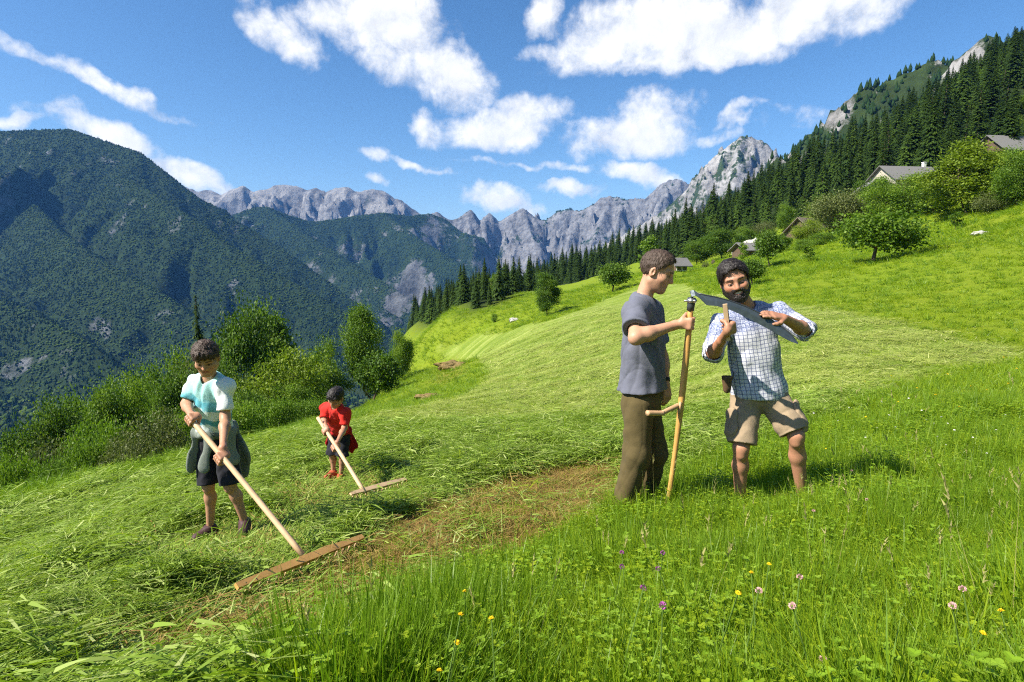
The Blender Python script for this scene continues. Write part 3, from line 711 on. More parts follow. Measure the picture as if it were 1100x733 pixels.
# spruce forest on the right-hand hillside
def pois(n, x0, x1, y0, y1, dmin, ok):
    r = np.random.default_rng(5); out = []; cell = {}
    X = r.uniform(x0, x1, n); Y = r.uniform(y0, y1, n); keep = ok(X, Y)
    for x, y in zip(X[keep], Y[keep]):
        dm = dmin * (1 + max(0, y - 120) / 500) * (.72 if x < 20 and dmin < 6.6 else 1); k = (int(x // 14), int(y // 14))
        if all((x - a) ** 2 + (y - b) ** 2 > dm * dm for i in (-1, 0, 1) for j in (-1, 0, 1) for a, b in cell.get((k[0] + i, k[1] + j), ())):
            cell.setdefault(k, []).append((x, y)); out.append((x, y))
    return np.array(out)
def forest_ok(x, y):
    z = H0(x, y); u, v = project(np.stack([x, y, z], 1)); return (forest_mask(x, y) > .7) & (u > -60) & (u < 1240)
FP = pois(60000, -110, 520, 90, 430, 4.7, forest_ok)
FP = FP[np.argsort(np.hypot(FP[:, 0], FP[:, 1]))]
FU, FV = project(np.stack([FP[:, 0], FP[:, 1], H(FP[:, 0], FP[:, 1])], 1))
inview = (FU > -10) & (FU < 1110)
rf = random.Random(3); nsp = nbr = 0; rest = []
for (x, y), u, vis in zip(FP, FU, inview):
    q = rf.random(); lo = .72 if u > 700 else .9
    big = .62 + .38 * float(sstep(560, 800, u))
    if vis and q < lo and nsp < 285:
        k = rf.choice(['spruce', 'spruce2', 'spruce4', 'spruce3', 'spruce5']); hh = rf.triangular(6.5, 19, 12) * big
        plant("spruce_tree", k, x, y, hh, hh * rf.uniform(.3, .52), "dark spruce in the dense forest climbing the right hillside", "tree", "spruces of the hillside forest"); nsp += 1
    elif vis and q >= lo and nbr < 140:
        if rf.random() < .6:
            hh = rf.uniform(8, 13); plant("larch_tree", 'larch', x, y, hh * big, hh * .46, "lighter green conifer mixed in among the dark hillside spruces", "tree", "lighter conifers of the hillside forest")
        else:
            hh = rf.uniform(6, 10); plant("broadleaf_tree", 'tall', x, y, hh * big, hh * .7, "light leafy round-headed tree mixed in among the hillside spruces", "tree", "leafy trees of the hillside forest")
        nbr += 1
    else: rest.append((x, y))
print("forest", len(FP), nsp, nbr, len(rest))
def proto_tree(kind):
    tr, cr, hh, ww = KIND[kind]; V1 = np.array([v.co for v in tr.data.vertices]); V2 = np.array([v.co for v in cr.data.vertices])
    F = [tuple(p.vertices) for p in cr.data.polygons]; t = np.zeros(len(V2), np.float32); cr.data.attributes['tint'].data.foreach_get('value', t)
    return proto(kind, V2, F, t, cr.data.materials[0])
rest = np.array(rest)
rr_ = np.random.default_rng(4); n = len(rest); s = rr_.uniform(.42, .8, n)
scatter("forest", np.column_stack([rest, H(rest[:, 0], rest[:, 1])]), [proto_tree('spruce'), proto_tree('spruce2'), proto_tree('larch')], np.stack([s, s, s], 1),
        np.stack([np.zeros(n), np.zeros(n), rr_.uniform(0, 6.28, n)], 1), rr_.choice([0, 1, 2], n, p=[.45, .4, .15]))
# valley-bottom spruces, far left
vs = pois(16000, -900, -24, 30, 900, 7.5, lambda x, y: (project(np.stack([x, y, H0(x, y)], 1))[0] < 475) & (x < -(34 + .25 * y)) & (y > 60))
n = len(vs); s = rr_.uniform(.6, 1.0, n)
scatter("forest", np.column_stack([vs, H(vs[:, 0], vs[:, 1])]), [proto_tree('spruce'), proto_tree('spruce3'), proto_tree('tall')], np.stack([s, s, s], 1),
        np.stack([np.zeros(n), np.zeros(n), rr_.uniform(0, 6.28, n)], 1), rr_.choice([0, 1, 2], n, p=[.5, .3, .2]))

# woods on the mountains
def lump(seed, h, w, cone):
    import bmesh
    bm = bmesh.new(); bmesh.ops.create_icosphere(bm, subdivisions=2, radius=1); r = random.Random(seed)
    for v in bm.verts:
        q = 1 + r.uniform(-.22, .22); z = (v.co.z + 1) / 2; k = (1 - z * .85) * 1.25 if cone else 1
        v.co = Vector((v.co.x * w / 2 * q * k, v.co.y * w / 2 * q * k, z * h * (1 + r.uniform(-.06, .06)) - 1))
    V = [v.co.copy() for v in bm.verts]; F = [tuple(x.index for x in f.verts) for f in bm.faces]; bm.free()
    return proto("far_tree", V, F, [r.uniform(.2, .8)] * len(V), M_farwood if not cone else M_fardark)
M_farwood = leafy("far_woodland", [(.020, .042, .011), (.042, .075, .015), (.08, .115, .022)], .1, rough=.8, spec=.05)
M_fardark = leafy("far_spruce", [(.009, .024, .009), (.018, .040, .011), (.034, .062, .015)], .05, rough=.8, spec=.05)
LUMPS = [lump(1, 9, 10, False), lump(2, 8, 11, False), lump(3, 14, 7, True), lump(4, 16, 8, True)]
def woods(key, n, thr, size, seed, conif=.45):
    o, X, Y, Z, rock, nrm = MTN[key]; r = np.random.default_rng(seed)
    step = X[0, 1] - X[0, 0]; i = r.integers(0, X.shape[0] - 1, n * 6); j = r.integers(0, X.shape[1] - 1, n * 6); fx, fy = r.random(n * 6), r.random(n * 6)
    x = X[i, j] + fx * step; y = Y[i, j] + fy * step
    z = (Z[i, j] * (1 - fx) + Z[i, j + 1] * fx) * (1 - fy) + (Z[i + 1, j] * (1 - fx) + Z[i + 1, j + 1] * fx) * fy
    u, v = project(np.stack([x, y, z], 1)); facing = nrm[0][i, j] * -x + nrm[1][i, j] * -y + (CAMZ - z) > -40
    ok = (u > -80) & (u < 1180) & (v < 500) & facing & (rock[i, j] + fbm(x / 40, y / 40, seed, 3) * .25 < thr) & (z > -320)
    x, y, z = x[ok][:n], y[ok][:n], z[ok][:n]; m = len(x); s = r.uniform(.65, 1.15, m) * size
    cf = np.where(r.random(m) < np.clip(conif + fbm(x / 150, y / 150, seed + 1, 3) * .8, 0, 1), 2, 0) + r.integers(0, 2, m)
    scatter("mountain_woods", np.stack([x, y, z], 1), LUMPS, np.stack([s, s, s * r.uniform(.8, 1.2, m)], 1), np.stack([np.zeros(m), np.zeros(m), r.uniform(0, 6.28, m)], 1), cf)
    print('woods', key, m)
def valley_woods():
    r = np.random.default_rng(8); q = r.uniform(math.log(420), math.log(1750), 30000); a = np.radians(r.uniform(-46, -3, 30000)); R = np.exp(q); x, y = np.sin(a) * R, np.cos(a) * R
    z = H(x, y); u, v = project(np.stack([x, y, z], 1)); ok = (u > -60) & (u < 520) & (forest_mask(x, y) < .5) & (z < -60); x, y, z = x[ok][:9000], y[ok][:9000], z[ok][:9000]; m = len(x); s = r.uniform(.7, 1.3, m)
    scatter("valley_woods", np.stack([x, y, z], 1), LUMPS, np.stack([s, s, s], 1), np.stack([np.zeros(m), np.zeros(m), r.uniform(0, 6.28, m)], 1), r.integers(0, 4, m)); print('valley', m)
valley_woods()
woods('left', 42000, .5, .52, 1)
woods('mid', 26000, .45, .6, 2)
woods('cliff', 6000, .38, 1.2, 3, .6)
woods('peak', 2200, .35, .8, 4, .7)
woods('crag', 1700, .5, .55, 5, 1.4)

# ------------------------------------------------------------ farm buildings on the slope
M_slate = plain("weathered_shingles", (.15, .145, .14), .85, .2, .25, 6, .01)
M_brownroof = plain("brown_shingles", (.15, .12, .10), .85, .2, .25, 6, .01)
M_white = plain("whitewash", (.74, .72, .68), .9, .1, .06, 4)
M_cream = plain("cream_render", (.42, .38, .31), .9, .1, .08, 4)
M_plank = plain("dark_planks", (.11, .075, .05), .85, .2, .3, 7)
M_glass = plain("window_glass", (.03, .035, .04), .15, .5, .1, 3)
def box(V, F, c, s, R=None):
    b = len(V)
    for k in range(8):
        p = Vector(((k & 1) - .5, (k >> 1 & 1) - .5, (k >> 2) - .5)); p = Vector((p.x * s[0], p.y * s[1], p.z * s[2]))
        V.append(Vector(c) + (R @ p if R else p))
    for f in [(0, 2, 3, 1), (4, 5, 7, 6), (0, 1, 5, 4), (2, 6, 7, 3), (0, 4, 6, 2), (1, 3, 7, 5)]: F.append(tuple(b + i for i in f))
def bobj(name, boxes, m, parent):
    V, F = [], []
    for bx_ in boxes: box(V, F, *bx_)
    return mesh_obj(name, V, F, m, parent)
def house(name, u, v, y, L, W, hw, pitch, rz, wall_m, roof_m, label, cat, chimney=False, sink=0):
    p = at(u, v, y); g = gz(p[0], y)
    root = empty(name, (p[0], y, g - sink), rz); tag(root, label, cat, "farm buildings on the hillside")
    rh = W / 2 * math.tan(rad(pitch)); V, F = [], []
    x, w_ = L / 2, W / 2
    V = [(-x, -w_, -2), (x, -w_, -2), (x, w_, -2), (-x, w_, -2), (-x, -w_, hw), (x, -w_, hw), (x, w_, hw), (-x, w_, hw), (-x, 0, hw + rh), (x, 0, hw + rh)]
    F = [(0, 1, 5, 4), (2, 3, 7, 6), (1, 2, 6, 9, 5), (3, 0, 4, 8, 7), (4, 5, 9, 8), (6, 7, 8, 9)]
    mesh_obj("wall", V, F, wall_m, root)
    ov = .7; t = .16; V, F = [], []
    for s in (-1, 1):
        e = Vector((0, s * (w_ + ov), hw - ov * math.tan(rad(pitch)))); r_ = Vector((0, 0, hw + rh)); b = len(V)
        for xx in (-x - ov, x + ov):
            for q in (e, r_):
                V.append(Vector((xx, q.y, q.z + .03))); V.append(Vector((xx, q.y, q.z + t + .03)))
        F += [tuple(b + i for i in f) for f in [(1, 3, 7, 5), (0, 4, 6, 2), (0, 1, 5, 4), (2, 6, 7, 3), (0, 2, 3, 1), (4, 5, 7, 6)]]
    rf_ = mesh_obj("roof", V, F, roof_m, root)
    if chimney: bobj("chimney", [((L * .2, W * .14, hw + rh + .35), (.6, .6, 1.7)), ((L * .2, W * .14, hw + rh + 1.26), (.75, .75, .12))], M_white, rf_)
    for k in range(max(2, int(L // 3.2))):
        wx = -L / 2 + (k + .5) * L / max(2, int(L // 3.2))
        fr = bobj("window", [((wx, -w_ - .03, hw * .58), (1.0, .08, 1.2))], M_white, root)
        bobj("pane", [((wx, -w_ - .075, hw * .58), (.82, .03, 1.02))], M_glass, fr)
    bobj("door", [((-L / 2 - .04, 0, .95), (.08, 1.0, 2.1))], M_plank, root)
    return root
house("farmhouse", 1080, 178, 128, 9, 8, 3.2, 40, .1, M_plank, M_slate, "farmhouse with a steep grey roof at the far right", "house", False, 2.4)
house("farmhouse", 981, 204, 122, 15, 8, 3.6, 36, .12, M_cream, M_slate, "long farmhouse with grey roof and a white chimney", "house", True, 2.3)
house("farm_cottage", 934, 212, 122, 5.5, 5, 2.8, 36, 1.35, M_cream, M_slate, "small cream cottage with its pale gable beside the long house", "house")
house("barn", 871, 243, 112, 7, 6.5, 2.6, 42, .5, M_plank, M_brownroof, "barn with a steep brown roof above the farmyard", "barn", False, 2.9)
house("shed", 818, 262, 110, 9, 5, 2.2, 26, .15, M_plank, M_slate, "low shed with a flat grey roof behind the pale bushy tree", "shed", False, 1.9)
house("hut", 728, 292, 104, 2.3, 2.4, 1.5, 38, .3, M_plank, M_slate, "tiny dark hut with a grey roof right of the short-haired man", "hut")
g0, g1 = ground_at(786, 274), ground_at(818, 264)
def low_wall():
    a, b = Vector((*g0[:2], 0)), Vector((*g1[:2], 0)); V, F = [], []; d = (b - a); nrm = Vector((-d.y, d.x, 0)).normalized() * .25; N_ = 12
    for i in range(N_ + 1):
        p = a.lerp(b, i / N_); z = gz(p.x, p.y)
        for s in (-1, 1):
            for zz in (z - .6, z + 1.7 + .15 * math.sin(i * 1.3)): V.append((p.x + nrm.x * s, p.y + nrm.y * s, zz))
    for i in range(N_):
        k = i * 4
        for q in [(0, 1, 5, 4), (2, 6, 7, 3), (1, 3, 7, 5)]: F.append(tuple(k + j for j in q))
    F += [(0, 2, 3, 1), (N_ * 4, N_ * 4 + 1, N_ * 4 + 3, N_ * 4 + 2)]
    tag(mesh_obj("garden_wall", V, F, M_white), "low whitewashed wall along the farmyard below the sheds", "wall")
low_wall()
M_stone = plain("pale_stone", (.42, .40, .36), .9, .1, .2, 5, .02)
def lumpy(name, u, v, s, m, label, cat, seed, sink=.3):
    import bmesh
    g = ground_at(u, v); bm = bmesh.new(); bmesh.ops.create_icosphere(bm, subdivisions=4, radius=1)
    for q in bm.verts:
        k = 1 + .35 * float(fbm(q.co.x * 1.5 + seed, q.co.y * 1.5 + q.co.z, seed, 4)); q.co = Vector((q.co.x * s[0] * k, q.co.y * s[1] * k, q.co.z * s[2] * k))
    me = bpy.data.meshes.new(name); bm.to_mesh(me); bm.free(); me.materials.append(m); o = bpy.data.objects.new(name, me); COL.objects.link(o)
    o.location = (g[0], g[1], gz(g[0], g[1]) + s[2] * (.5 - sink)); tag(o, label, cat); return o
lumpy("rock", 1053, 256, (.65, .45, .22), M_stone, "flat pale rock in the grass below the big bright tree", "rock", 1)
lumpy("rock", 552, 344, (.9, .6, .4), M_stone, "small grey rock on the far bright meadow", "rock", 2)
lumpy("tree_stump", 766, 284, (.35, .35, .6), M_bark, "dark stump on the orchard slope behind the bearded man", "stump", 3)
M_straw = plain("old_hay", (.20, .145, .06), .95, .05, .4, 8, .05, 1.0)
lumpy("hay_heap", 486, 396, (1.7, 1.3, .55), M_straw, "brown heap of old hay on the bright grass patch", "hay heap", 5, .25)
lumpy("hay_heap", 462, 428, (.7, .6, .2), M_straw, "smaller flattened clump of old hay nearer the mown grass", "hay heap", 6, .25)
# ------------------------------------------------------------ grass
M_grass = leafy("meadow_grass", [(.11, .19, .005), (.25, .35, .010), (.40, .47, .025)], .46, rough=.5, spec=.3)
M_grassdark = leafy("deep_meadow_grass", [(.07, .15, .009), (.16, .27, .013), (.29, .39, .03)], .42, rough=.45, spec=.35)
M_herb = leafy("broad_leaves", [(.11, .20, .008), (.21, .35, .016), (.34, .46, .06)], .42, rough=.5, spec=.3)
M_cut = leafy("cut_grass", [(.075, .145, .010), (.22, .32, .032), (.60, .62, .27)], .32, rough=.6, spec=.25)
M_stub = leafy("stubble", [(.16, .09, .025), (.30, .20, .065), (.26, .27, .055)], .2, rough=.7, spec=.15)
M_pale = leafy("seed_heads", [(.26, .25, .08), (.36, .34, .12), (.34, .29, .14)], .3, rough=.7, spec=.1)
def strip(V, F, T, p, d, n0, L, w, curl, tint, seg=4, fold=0.0, lens=False):
    """one blade: starts at p along d, bends by curl towards the ground"""
    d = Vector(d).normalized(); s = d.cross(Vector(n0)).normalized(); b = len(V); q = Vector(p); cols = 3 if fold else 2
    for i in range(seg + 1):
        t = i / seg; ww = w * (math.sin(math.pi * min(1, t * .9 + .1)) ** .8 if lens else (1 - t ** 1.6) * .96 + .04) / 2
        nn = s.cross(d)
        V.append(q - s * ww); T.append(tint)
        if fold: V.append(q + nn * -ww * fold); T.append(tint)
        V.append(q + s * ww); T.append(tint)
        q = q + d * (L / seg); d = (d + Vector((0, 0, -1)) * curl / seg).normalized()
    for i in range(seg):
        for k in range(cols - 1):
            a = b + i * cols + k; F.append((a, a + 1, a + cols + 1, a + cols))
def tuft(seed, n, hmin, hmax, spread, wid, m, curl=(.3, 1.3), tilt=.35):
    r = random.Random(seed); V, F, T = [], [], []
    for i in range(n):
        a = r.uniform(0, 6.28); k = r.random() ** .5 * spread; d = (math.cos(a + r.uniform(-.8, .8)) * tilt * r.random(), math.sin(a + r.uniform(-.8, .8)) * tilt * r.random(), 1)
        strip(V, F, T, (math.cos(a) * k, math.sin(a) * k, -.03), d, (math.cos(r.uniform(0, 6.28)), math.sin(r.uniform(0, 6.28)), .1), r.uniform(hmin, hmax), wid * r.uniform(.6, 1.3), r.uniform(*curl), min(1, max(0, r.gauss(.45, .2))))
    return proto("grass_tuft", V, F, T, m)
def herb(seed, n, L, w, m, tilt=1.0):
    r = random.Random(seed); V, F, T = [], [], []
    for i in range(n):
        a = 6.28 * i / n + r.uniform(-.4, .4); d = (math.cos(a) * tilt, math.sin(a) * tilt, r.uniform(.5, 1.6)); 
        strip(V, F, T, (0, 0, -.02), d, (0, 0, 1), L * r.uniform(.6, 1.2), w * r.uniform(.7, 1.2), r.uniform(.4, 1.4), min(1, max(0, r.gauss(.5, .2))), 5, .35, True)
    return proto("herb", V, F, T, m)
def clover(seed, n, m):
    r = random.Random(seed); V, F, T = [], [], []
    for i in range(n):
        x, y = r.gauss(0, .05), r.gauss(0, .05); h = r.uniform(.10, .24); tint = min(1, max(0, r.gauss(.5, .2)))
        strip(V, F, T, (x, y, -.02), (r.gauss(0, .15), r.gauss(0, .15), 1), (1, .2, 0), h, .003, .1, .3, 2)
        a0 = r.uniform(0, 6.28)
        for k in range(3):
            a = a0 + k * 2.09; strip(V, F, T, (x, y, h - .02), (math.cos(a), math.sin(a), r.uniform(.0, .5)), (0, 0, 1), 0.013, .011, .3, tint, 3, .2, True)
    return proto("clover", V, F, T, m)
def cut(seed, n, L, spread, hgt, wid, m, prefer=.9):
    r = random.Random(seed); V, F, T = [], [], []
    for i in range(n):
        a = r.gauss(0, prefer); x, y, z = r.gauss(0, spread), r.gauss(0, spread), r.uniform(.0, hgt) ; l = L * r.uniform(.4, 1.2)
        d = (math.cos(a), math.sin(a), r.gauss(.12, .22))
        strip(V, F, T, (x - math.cos(a) * l / 2, y - math.sin(a) * l / 2, z), d, (r.gauss(0, .5), r.gauss(0, .5), 1), l, wid * r.uniform(.5, 1.5), r.uniform(-.2, .9), min(1, max(0, r.gauss(.45, .25))), 3)
    return proto("cut_grass", V, F, T, m)
def seedstem(seed):
    r = random.Random(seed); V, F, T = [], [], []
    for i in range(4):
        x, y = r.gauss(0, .05), r.gauss(0, .05); h = r.uniform(.28, .42); d = Vector((r.gauss(0, .15), r.gauss(0, .15), 1)).normalized()
        strip(V, F, T, (x, y, 0), d, (1, .3, 0), h, .0028, .12, .1, 3); tip = Vector((x, y, 0)) + d * h * .96
        for k in range(9):
            strip(V, F, T, tip + d * k * .006, (r.gauss(0, .5), r.gauss(0, .5), 1), (r.gauss(0, 1), 1, 0), .022, .006, .2, r.uniform(.3, 1), 1)
    return proto("seed_stem", V, F, T, M_pale)
TALL = [tuft(1, 26, .16, .30, .06, .0075, M_grassdark, (.5, 1.8), .5), tuft(2, 24, .18, .33, .07, .006, M_grass, (.4, 1.8), .5), tuft(3, 22, .12, .26, .06, .009, M_grass, (.6, 2.2), .6), tuft(4, 26, .20, .36, .07, .006, M_grassdark, (.6, 1.9)), tuft(5, 24, .10, .22, .08, .008, M_grass, (.2, .9), .6),
        herb(6, 8, .15, .026, M_herb), herb(7, 7, .12, .034, M_herb, 1.4), herb(8, 6, .20, .022, M_herb, .5), clover(9, 20, M_herb), clover(10, 22, M_grass), seedstem(11)]
TALLP = np.array([.13, .12, .15, .14, .15, .06, .06, .04, .09, .06, .002])
CUTS = [cut(21, 36, .17, .09, .09, .0065, M_cut, 1.3), cut(22, 30, .24, .10, .10, .0055, M_cut, .8), cut(23, 40, .12, .08, .08, .008, M_cut, 1.6), cut(24, 30, .16, .08, .16, .008, M_cut, 1.5), cut(25, 32, .13, .08, .07, .007, M_grass, 1.6), herb(26, 6, .11, .035, M_cut, 2.4), tuft(27, 24, .05, .12, .09, .007, M_grass, (.3, 1.4), .8)]
M_hay = leafy("pale_hay", [(.15, .21, .02), (.34, .39, .08), (.58, .58, .24)], .3, rough=.6, spec=.2)
HAYS = [cut(41, 36, .17, .10, .07, .006, M_hay, 1.2), cut(42, 34, .13, .09, .06, .007, M_hay, 1.6), cut(43, 30, .2, .1, .05, .0055, M_cut, .9), tuft(44, 24, .04, .09, .09, .007, M_grass, (.3, 1.4), .8)]
CUTP = np.array([.22, .15, .2, .14, .12, .07, .10])
STUBS = [tuft(31, 34, .025, .06, .08, .004, M_stub, (.1, .6), .5), tuft(32, 30, .02, .05, .09, .004, M_stub, (.1, .6), .6), cut(33, 16, .13, .10, .015, .004, M_stub, 1.6), tuft(34, 20, .03, .08, .07, .005, M_grass, (.1, .6), .5)]
def polar(n, r0, r1, power, seed, amax=60):
    """points whose density falls with distance as r**-power"""
    r = np.random.default_rng(seed); u = r.random(n); k = 2 - power
    R = (r0 ** k + u * (r1 ** k - r0 ** k)) ** (1 / k) if abs(k) > 1e-6 else r0 * (r1 / r0) ** u
    A = np.radians(r.uniform(-amax, amax, n)); return np.sin(A) * R, np.cos(A) * R, R, r
def sow(name, n, r0, r1, power, seed, protos, probs, keep, base, grow, label, tiltn=.12, lie=None, var=(.75, 1.3), patch=None):
    x, y, R, r = polar(n, r0, r1, power, seed); hay, br = masks(x, y); k = keep(x, y, hay, br, r.random(len(x)), R)
    x, y, R = x[k], y[k], R[k]; m = len(x); z = H(x, y)
    clump = .85 + .35 * fbm(x * 1.2, y * 1.2, seed, 3)
    s = base * np.maximum(1, R / grow) ** .75 * r.uniform(*var, m) * np.clip(clump, .5, 1.4)
    sz = base * np.maximum(1, R / grow) ** .25 * r.uniform(*var, m) * np.clip(clump, .5, 1.4)
    gx = (H0(x + .3, y) - H0(x - .3, y)) / .6; gy = (H0(x, y + .3) - H0(x, y - .3)) / .6
    rz = r.uniform(0, 6.28, m) if lie is None else lie(x, y) + r.normal(0, .5, m)
    ex, ey = np.arctan(gy), -np.arctan(gx)
    kk = .0 if lie is None else 1.0      # lying grass follows the slope; standing grass stands up
    c_, s_ = np.cos(rz), np.sin(rz)      # slope tilt expressed about the turned axes
    rx, ry = ex * c_ + ey * s_, -ex * s_ + ey * c_
    rot = np.stack([rx * kk + r.normal(0, tiltn, m), ry * kk + r.normal(0, tiltn, m), rz], 1)
    pk = r.choice(len(protos), m, p=probs / probs.sum())
    for (fr, sd_, thr, amt, choice) in patch or ():          # herbs, clover and darker grass grow in patches
        k = ((fr(x, y) if callable(fr) else fbm(x * fr, y * fr, sd_, 3)) > thr) & (r.random(m) < amt); pk[k] = r.choice(choice, int(k.sum()))
    o = scatter(name, np.stack([x, y, z], 1), protos, np.stack([s, s, sz], 1), rot, pk)
    o['label'] = label; print(name, m); return o
sow("grass", 84000, 1.05, 11, 1.25, 101, TALL, TALLP, lambda x, y, h, b, q, R: (h < .5) & (b < .55) & (q > .0), .95, 4.5, "tall green unmown meadow grass with herbs", patch=[(.9, 201, .2, .4, [0, 3]), (1.6, 202, .24, .45, [5, 6, 8, 9]), (1.3, 203, .28, .5, [7, 4])])
sow("grass", 42000, 9, 85, 1.55, 102, TALL[:5] + TALL[8:9], np.array([.2, .2, .2, .15, .2, .05]), lambda x, y, h, b, q, R: (h < .5) & (b < .6) & (forest_mask(x, y) < .5) & (x > -13 - y * .5) & (q > (R - 45) / 40), .62, 4.5, "bright unmown grass farther up the meadow")
rake_clear = lambda x, y: trodden(x, y) < .55
sow("grass", 26000, 55, 135, 1.2, 107, TALL[2:5], np.array([.4, .3, .3]), lambda x, y, h, b, q, R: (h < .6) & (b < .6) & (forest_mask(x, y) < .5) & (x > -8 - y * .22), .75, 4.5, "bright grass of the far meadow")
LIE = lambda x, y: .5 + 2.6 * fbm(x * 1.3, y * 1.3, 61, 3)
sow("cut_grass", 74000, .9, 12, 1.2, 103, CUTS, CUTP, lambda x, y, h, b, q, R: (h > .4) & (q > b * .968) & rake_clear(x, y), .95, 4.0, "freshly cut grass lying in loose swaths", .16, LIE)
sow("cut_grass", 36000, 11, 75, 1.55, 104, HAYS, np.array([.34, .28, .18, .2]), lambda x, y, h, b, q, R: (h > .5) & (q > b * .8) & (q > (R - 35) / 40), .8, 4.5, "drying hay spread over the middle of the meadow", .1, LIE, patch=[(lambda x, y: np.sin((y * .93 - x * .36 + 2.2 * fbm(x * .06, y * .06, 71, 2)) * 1.9) + .8 * fbm(x * .5, y * .5, 72, 3), 0, .25, .75, [3])])
sow("stubble", 70000, 1.0, 9, 1.2, 105, STUBS, np.array([.34, .26, .2, .2]), lambda x, y, h, b, q, R: (b > .35), 1.0, 3.5, "short brown stubble left after raking")

sow("trodden_grass", 60000, 1.5, 7, 1.2, 106, [tuft(51, 30, .02, .06, .08, .006, M_grass, (.4, 1.6), 1.0), cut(52, 22, .09, .09, .03, .006, M_cut, 1.6), cut(53, 20, .08, .09, .025, .006, M_stub, 1.6)], np.array([.45, .4, .15]), lambda x, y, h, b, q, R: (trodden(x, y) > .2) & (b < .6), 1.0, 4, "short trodden grass round the boys' feet")
# flowers, each on its own stem
M_yellow = plain("yellow_petals", (.75, .52, .01), .6, .2, .12, 60)
M_purple = plain("clover_petals", (.42, .09, .36), .7, .2, .25, 80)
M_pink = plain("pale_pink_petals", (.62, .36, .36), .7, .2, .15, 80)
M_petal = plain("white_petals", (.74, .74, .66), .7, .2, .08, 80)
M_stem = plain("flower_stem", (.10, .17, .03), .6, .2, .1, 30)
def blossom_mesh(kind, m):
    V, F = [], []; r = random.Random(kind)
    if kind in ('dandelion', 'daisy'):
        for ring, (n_, rad_, lift) in enumerate([(16, .021, .002), (13, .016, .006), (9, .010, .010)]):
            for i in range(n_):
                a = 6.283 * i / n_ + ring; b = len(V); c_, s_ = math.cos(a), math.sin(a); w_ = .0035
                V += [(c_ * .002, s_ * .002, lift * .5), (c_ * rad_ * .6 - s_ * w_, s_ * rad_ * .6 + c_ * w_, lift), (c_ * rad_, s_ * rad_, lift + r.uniform(-.003, .002)), (c_ * rad_ * .6 + s_ * w_, s_ * rad_ * .6 - c_ * w_, lift)]; F.append((b, b + 1, b + 2, b + 3))
    else:
        for i in range(90):
            z = r.uniform(-.5, 1); a = r.uniform(0, 6.283); q = math.sqrt(max(0, 1 - z * z)); n_ = Vector((q * math.cos(a), q * math.sin(a), z)); p = n_ * .009; s = n_.orthogonal().normalized() * .0022; b = len(V)
            V += [p, p + n_ * .005 + s, p + n_ * .009 + Vector((0, 0, .002)), p + n_ * .005 - s]; F.append((b, b + 1, b + 2, b + 3))
    o = mesh_obj("blossom", V, F, m); COL.objects.unlink(o); return o
V, F = [], []; tube(V, F, [(0, 0, -.3), (.008, .004, -.15), (0, 0, 0)], [.0018, .0016, .0014], 5)
STEM = mesh_obj("stem", V, F, M_stem); COL.objects.unlink(STEM)
BL = {'dandelion': blossom_mesh('dandelion', M_yellow), 'clover': blossom_mesh('clover', M_purple), 'pink': blossom_mesh('clover', M_pink), 'daisy': blossom_mesh('daisy', M_petal)}
def flower(name, kind, u, v, size, label, group):
    ys = np.geomspace(1, 40, 500); P_ = np.array([at(u, v, q) for q in ys]); hgt = .30
    d = P_[:, 2] - H(P_[:, 0], P_[:, 1]) - hgt; i = int(np.argmax(d < 0)) if (d < 0).any() else 120
    p = P_[i]; root = empty(name, tuple(p), random.uniform(0, 6)); root.rotation_euler[0] = random.uniform(-.35, .35); root.rotation_euler[1] = random.uniform(-.3, .3)
    s = .38 * size * max(1.0, (p[1] / 4) ** .85); 
    st = STEM.copy(); COL.objects.link(st); st.parent = root; b = BL[kind].copy(); COL.objects.link(b); b.parent = root; b.scale = (s, s, s)
    tag(root, label, "flower", group)
for u, v in [(499, 635), (495, 660), (528, 664), (491, 690), (472, 720)]:
    flower("dandelion", 'dandelion', u, v, .8, "yellow dandelion in the dark tall grass at the lower middle", "dandelions in the foreground grass")
for u, v, l in [(807, 615, "yellow dandelion low in the grass under the bearded man"), (826, 606, "smaller yellow dandelion just right of the one under the bearded man"), (793, 637, "leftmost of the three yellow dandelions under the bearded man"), (887, 482, "yellow dandelion beside the bearded man's shadow"), (1075, 656, "yellow dandelion near the lower right corner"), (1056, 680, "lowest yellow dandelion near the lower right corner")]:
    flower("dandelion", 'dandelion', u, v, .8, l, "dandelions in the foreground grass")
for u, v in [(884, 425), (929, 410), (985, 417), (1030, 437), (1060, 419), (1083, 412), (930, 448), (957, 404), (1043, 415), (1078, 384), (1092, 396), (1005, 424), (1018, 402), (965, 432)]:
    flower("dandelion", 'dandelion', u, v, 1.1, "yellow dandelion in the flowery meadow right of the bearded man", "dandelions in the flowery meadow")
for u, v in [(668, 594), (668, 609), (712, 594), (707, 611), (691, 632), (712, 651)]:
    flower("clover_flower", 'clover', u, v, 1.25, "purple clover head below the scythe pole", "purple clover heads below the scythe")
for u, v in [(915, 506), (874, 549), (931, 537), (859, 620), (815, 635), (1023, 651), (1034, 633), (884, 708), (851, 651)]:
    flower("clover_flower", 'pink', u, v, 1.1, "pale pink clover head in the grass at the lower right", "pale clover heads in the grass")
for u, v in [(976, 428), (995, 451), (1011, 448), (1018, 455), (942, 460), (962, 459), (1007, 469), (1060, 487), (874, 444), (886, 439), (947, 432), (1003, 455), (1025, 462), (990, 441), (930, 470), (1045, 470), (1080, 446), (955, 446), (900, 452), (1016, 478), (1070, 462), (912, 438)]:
    flower("daisy", 'daisy', u, v, 1.0, "small white flower in the flowery meadow right of the bearded man", "white flowers in the flowery meadow")
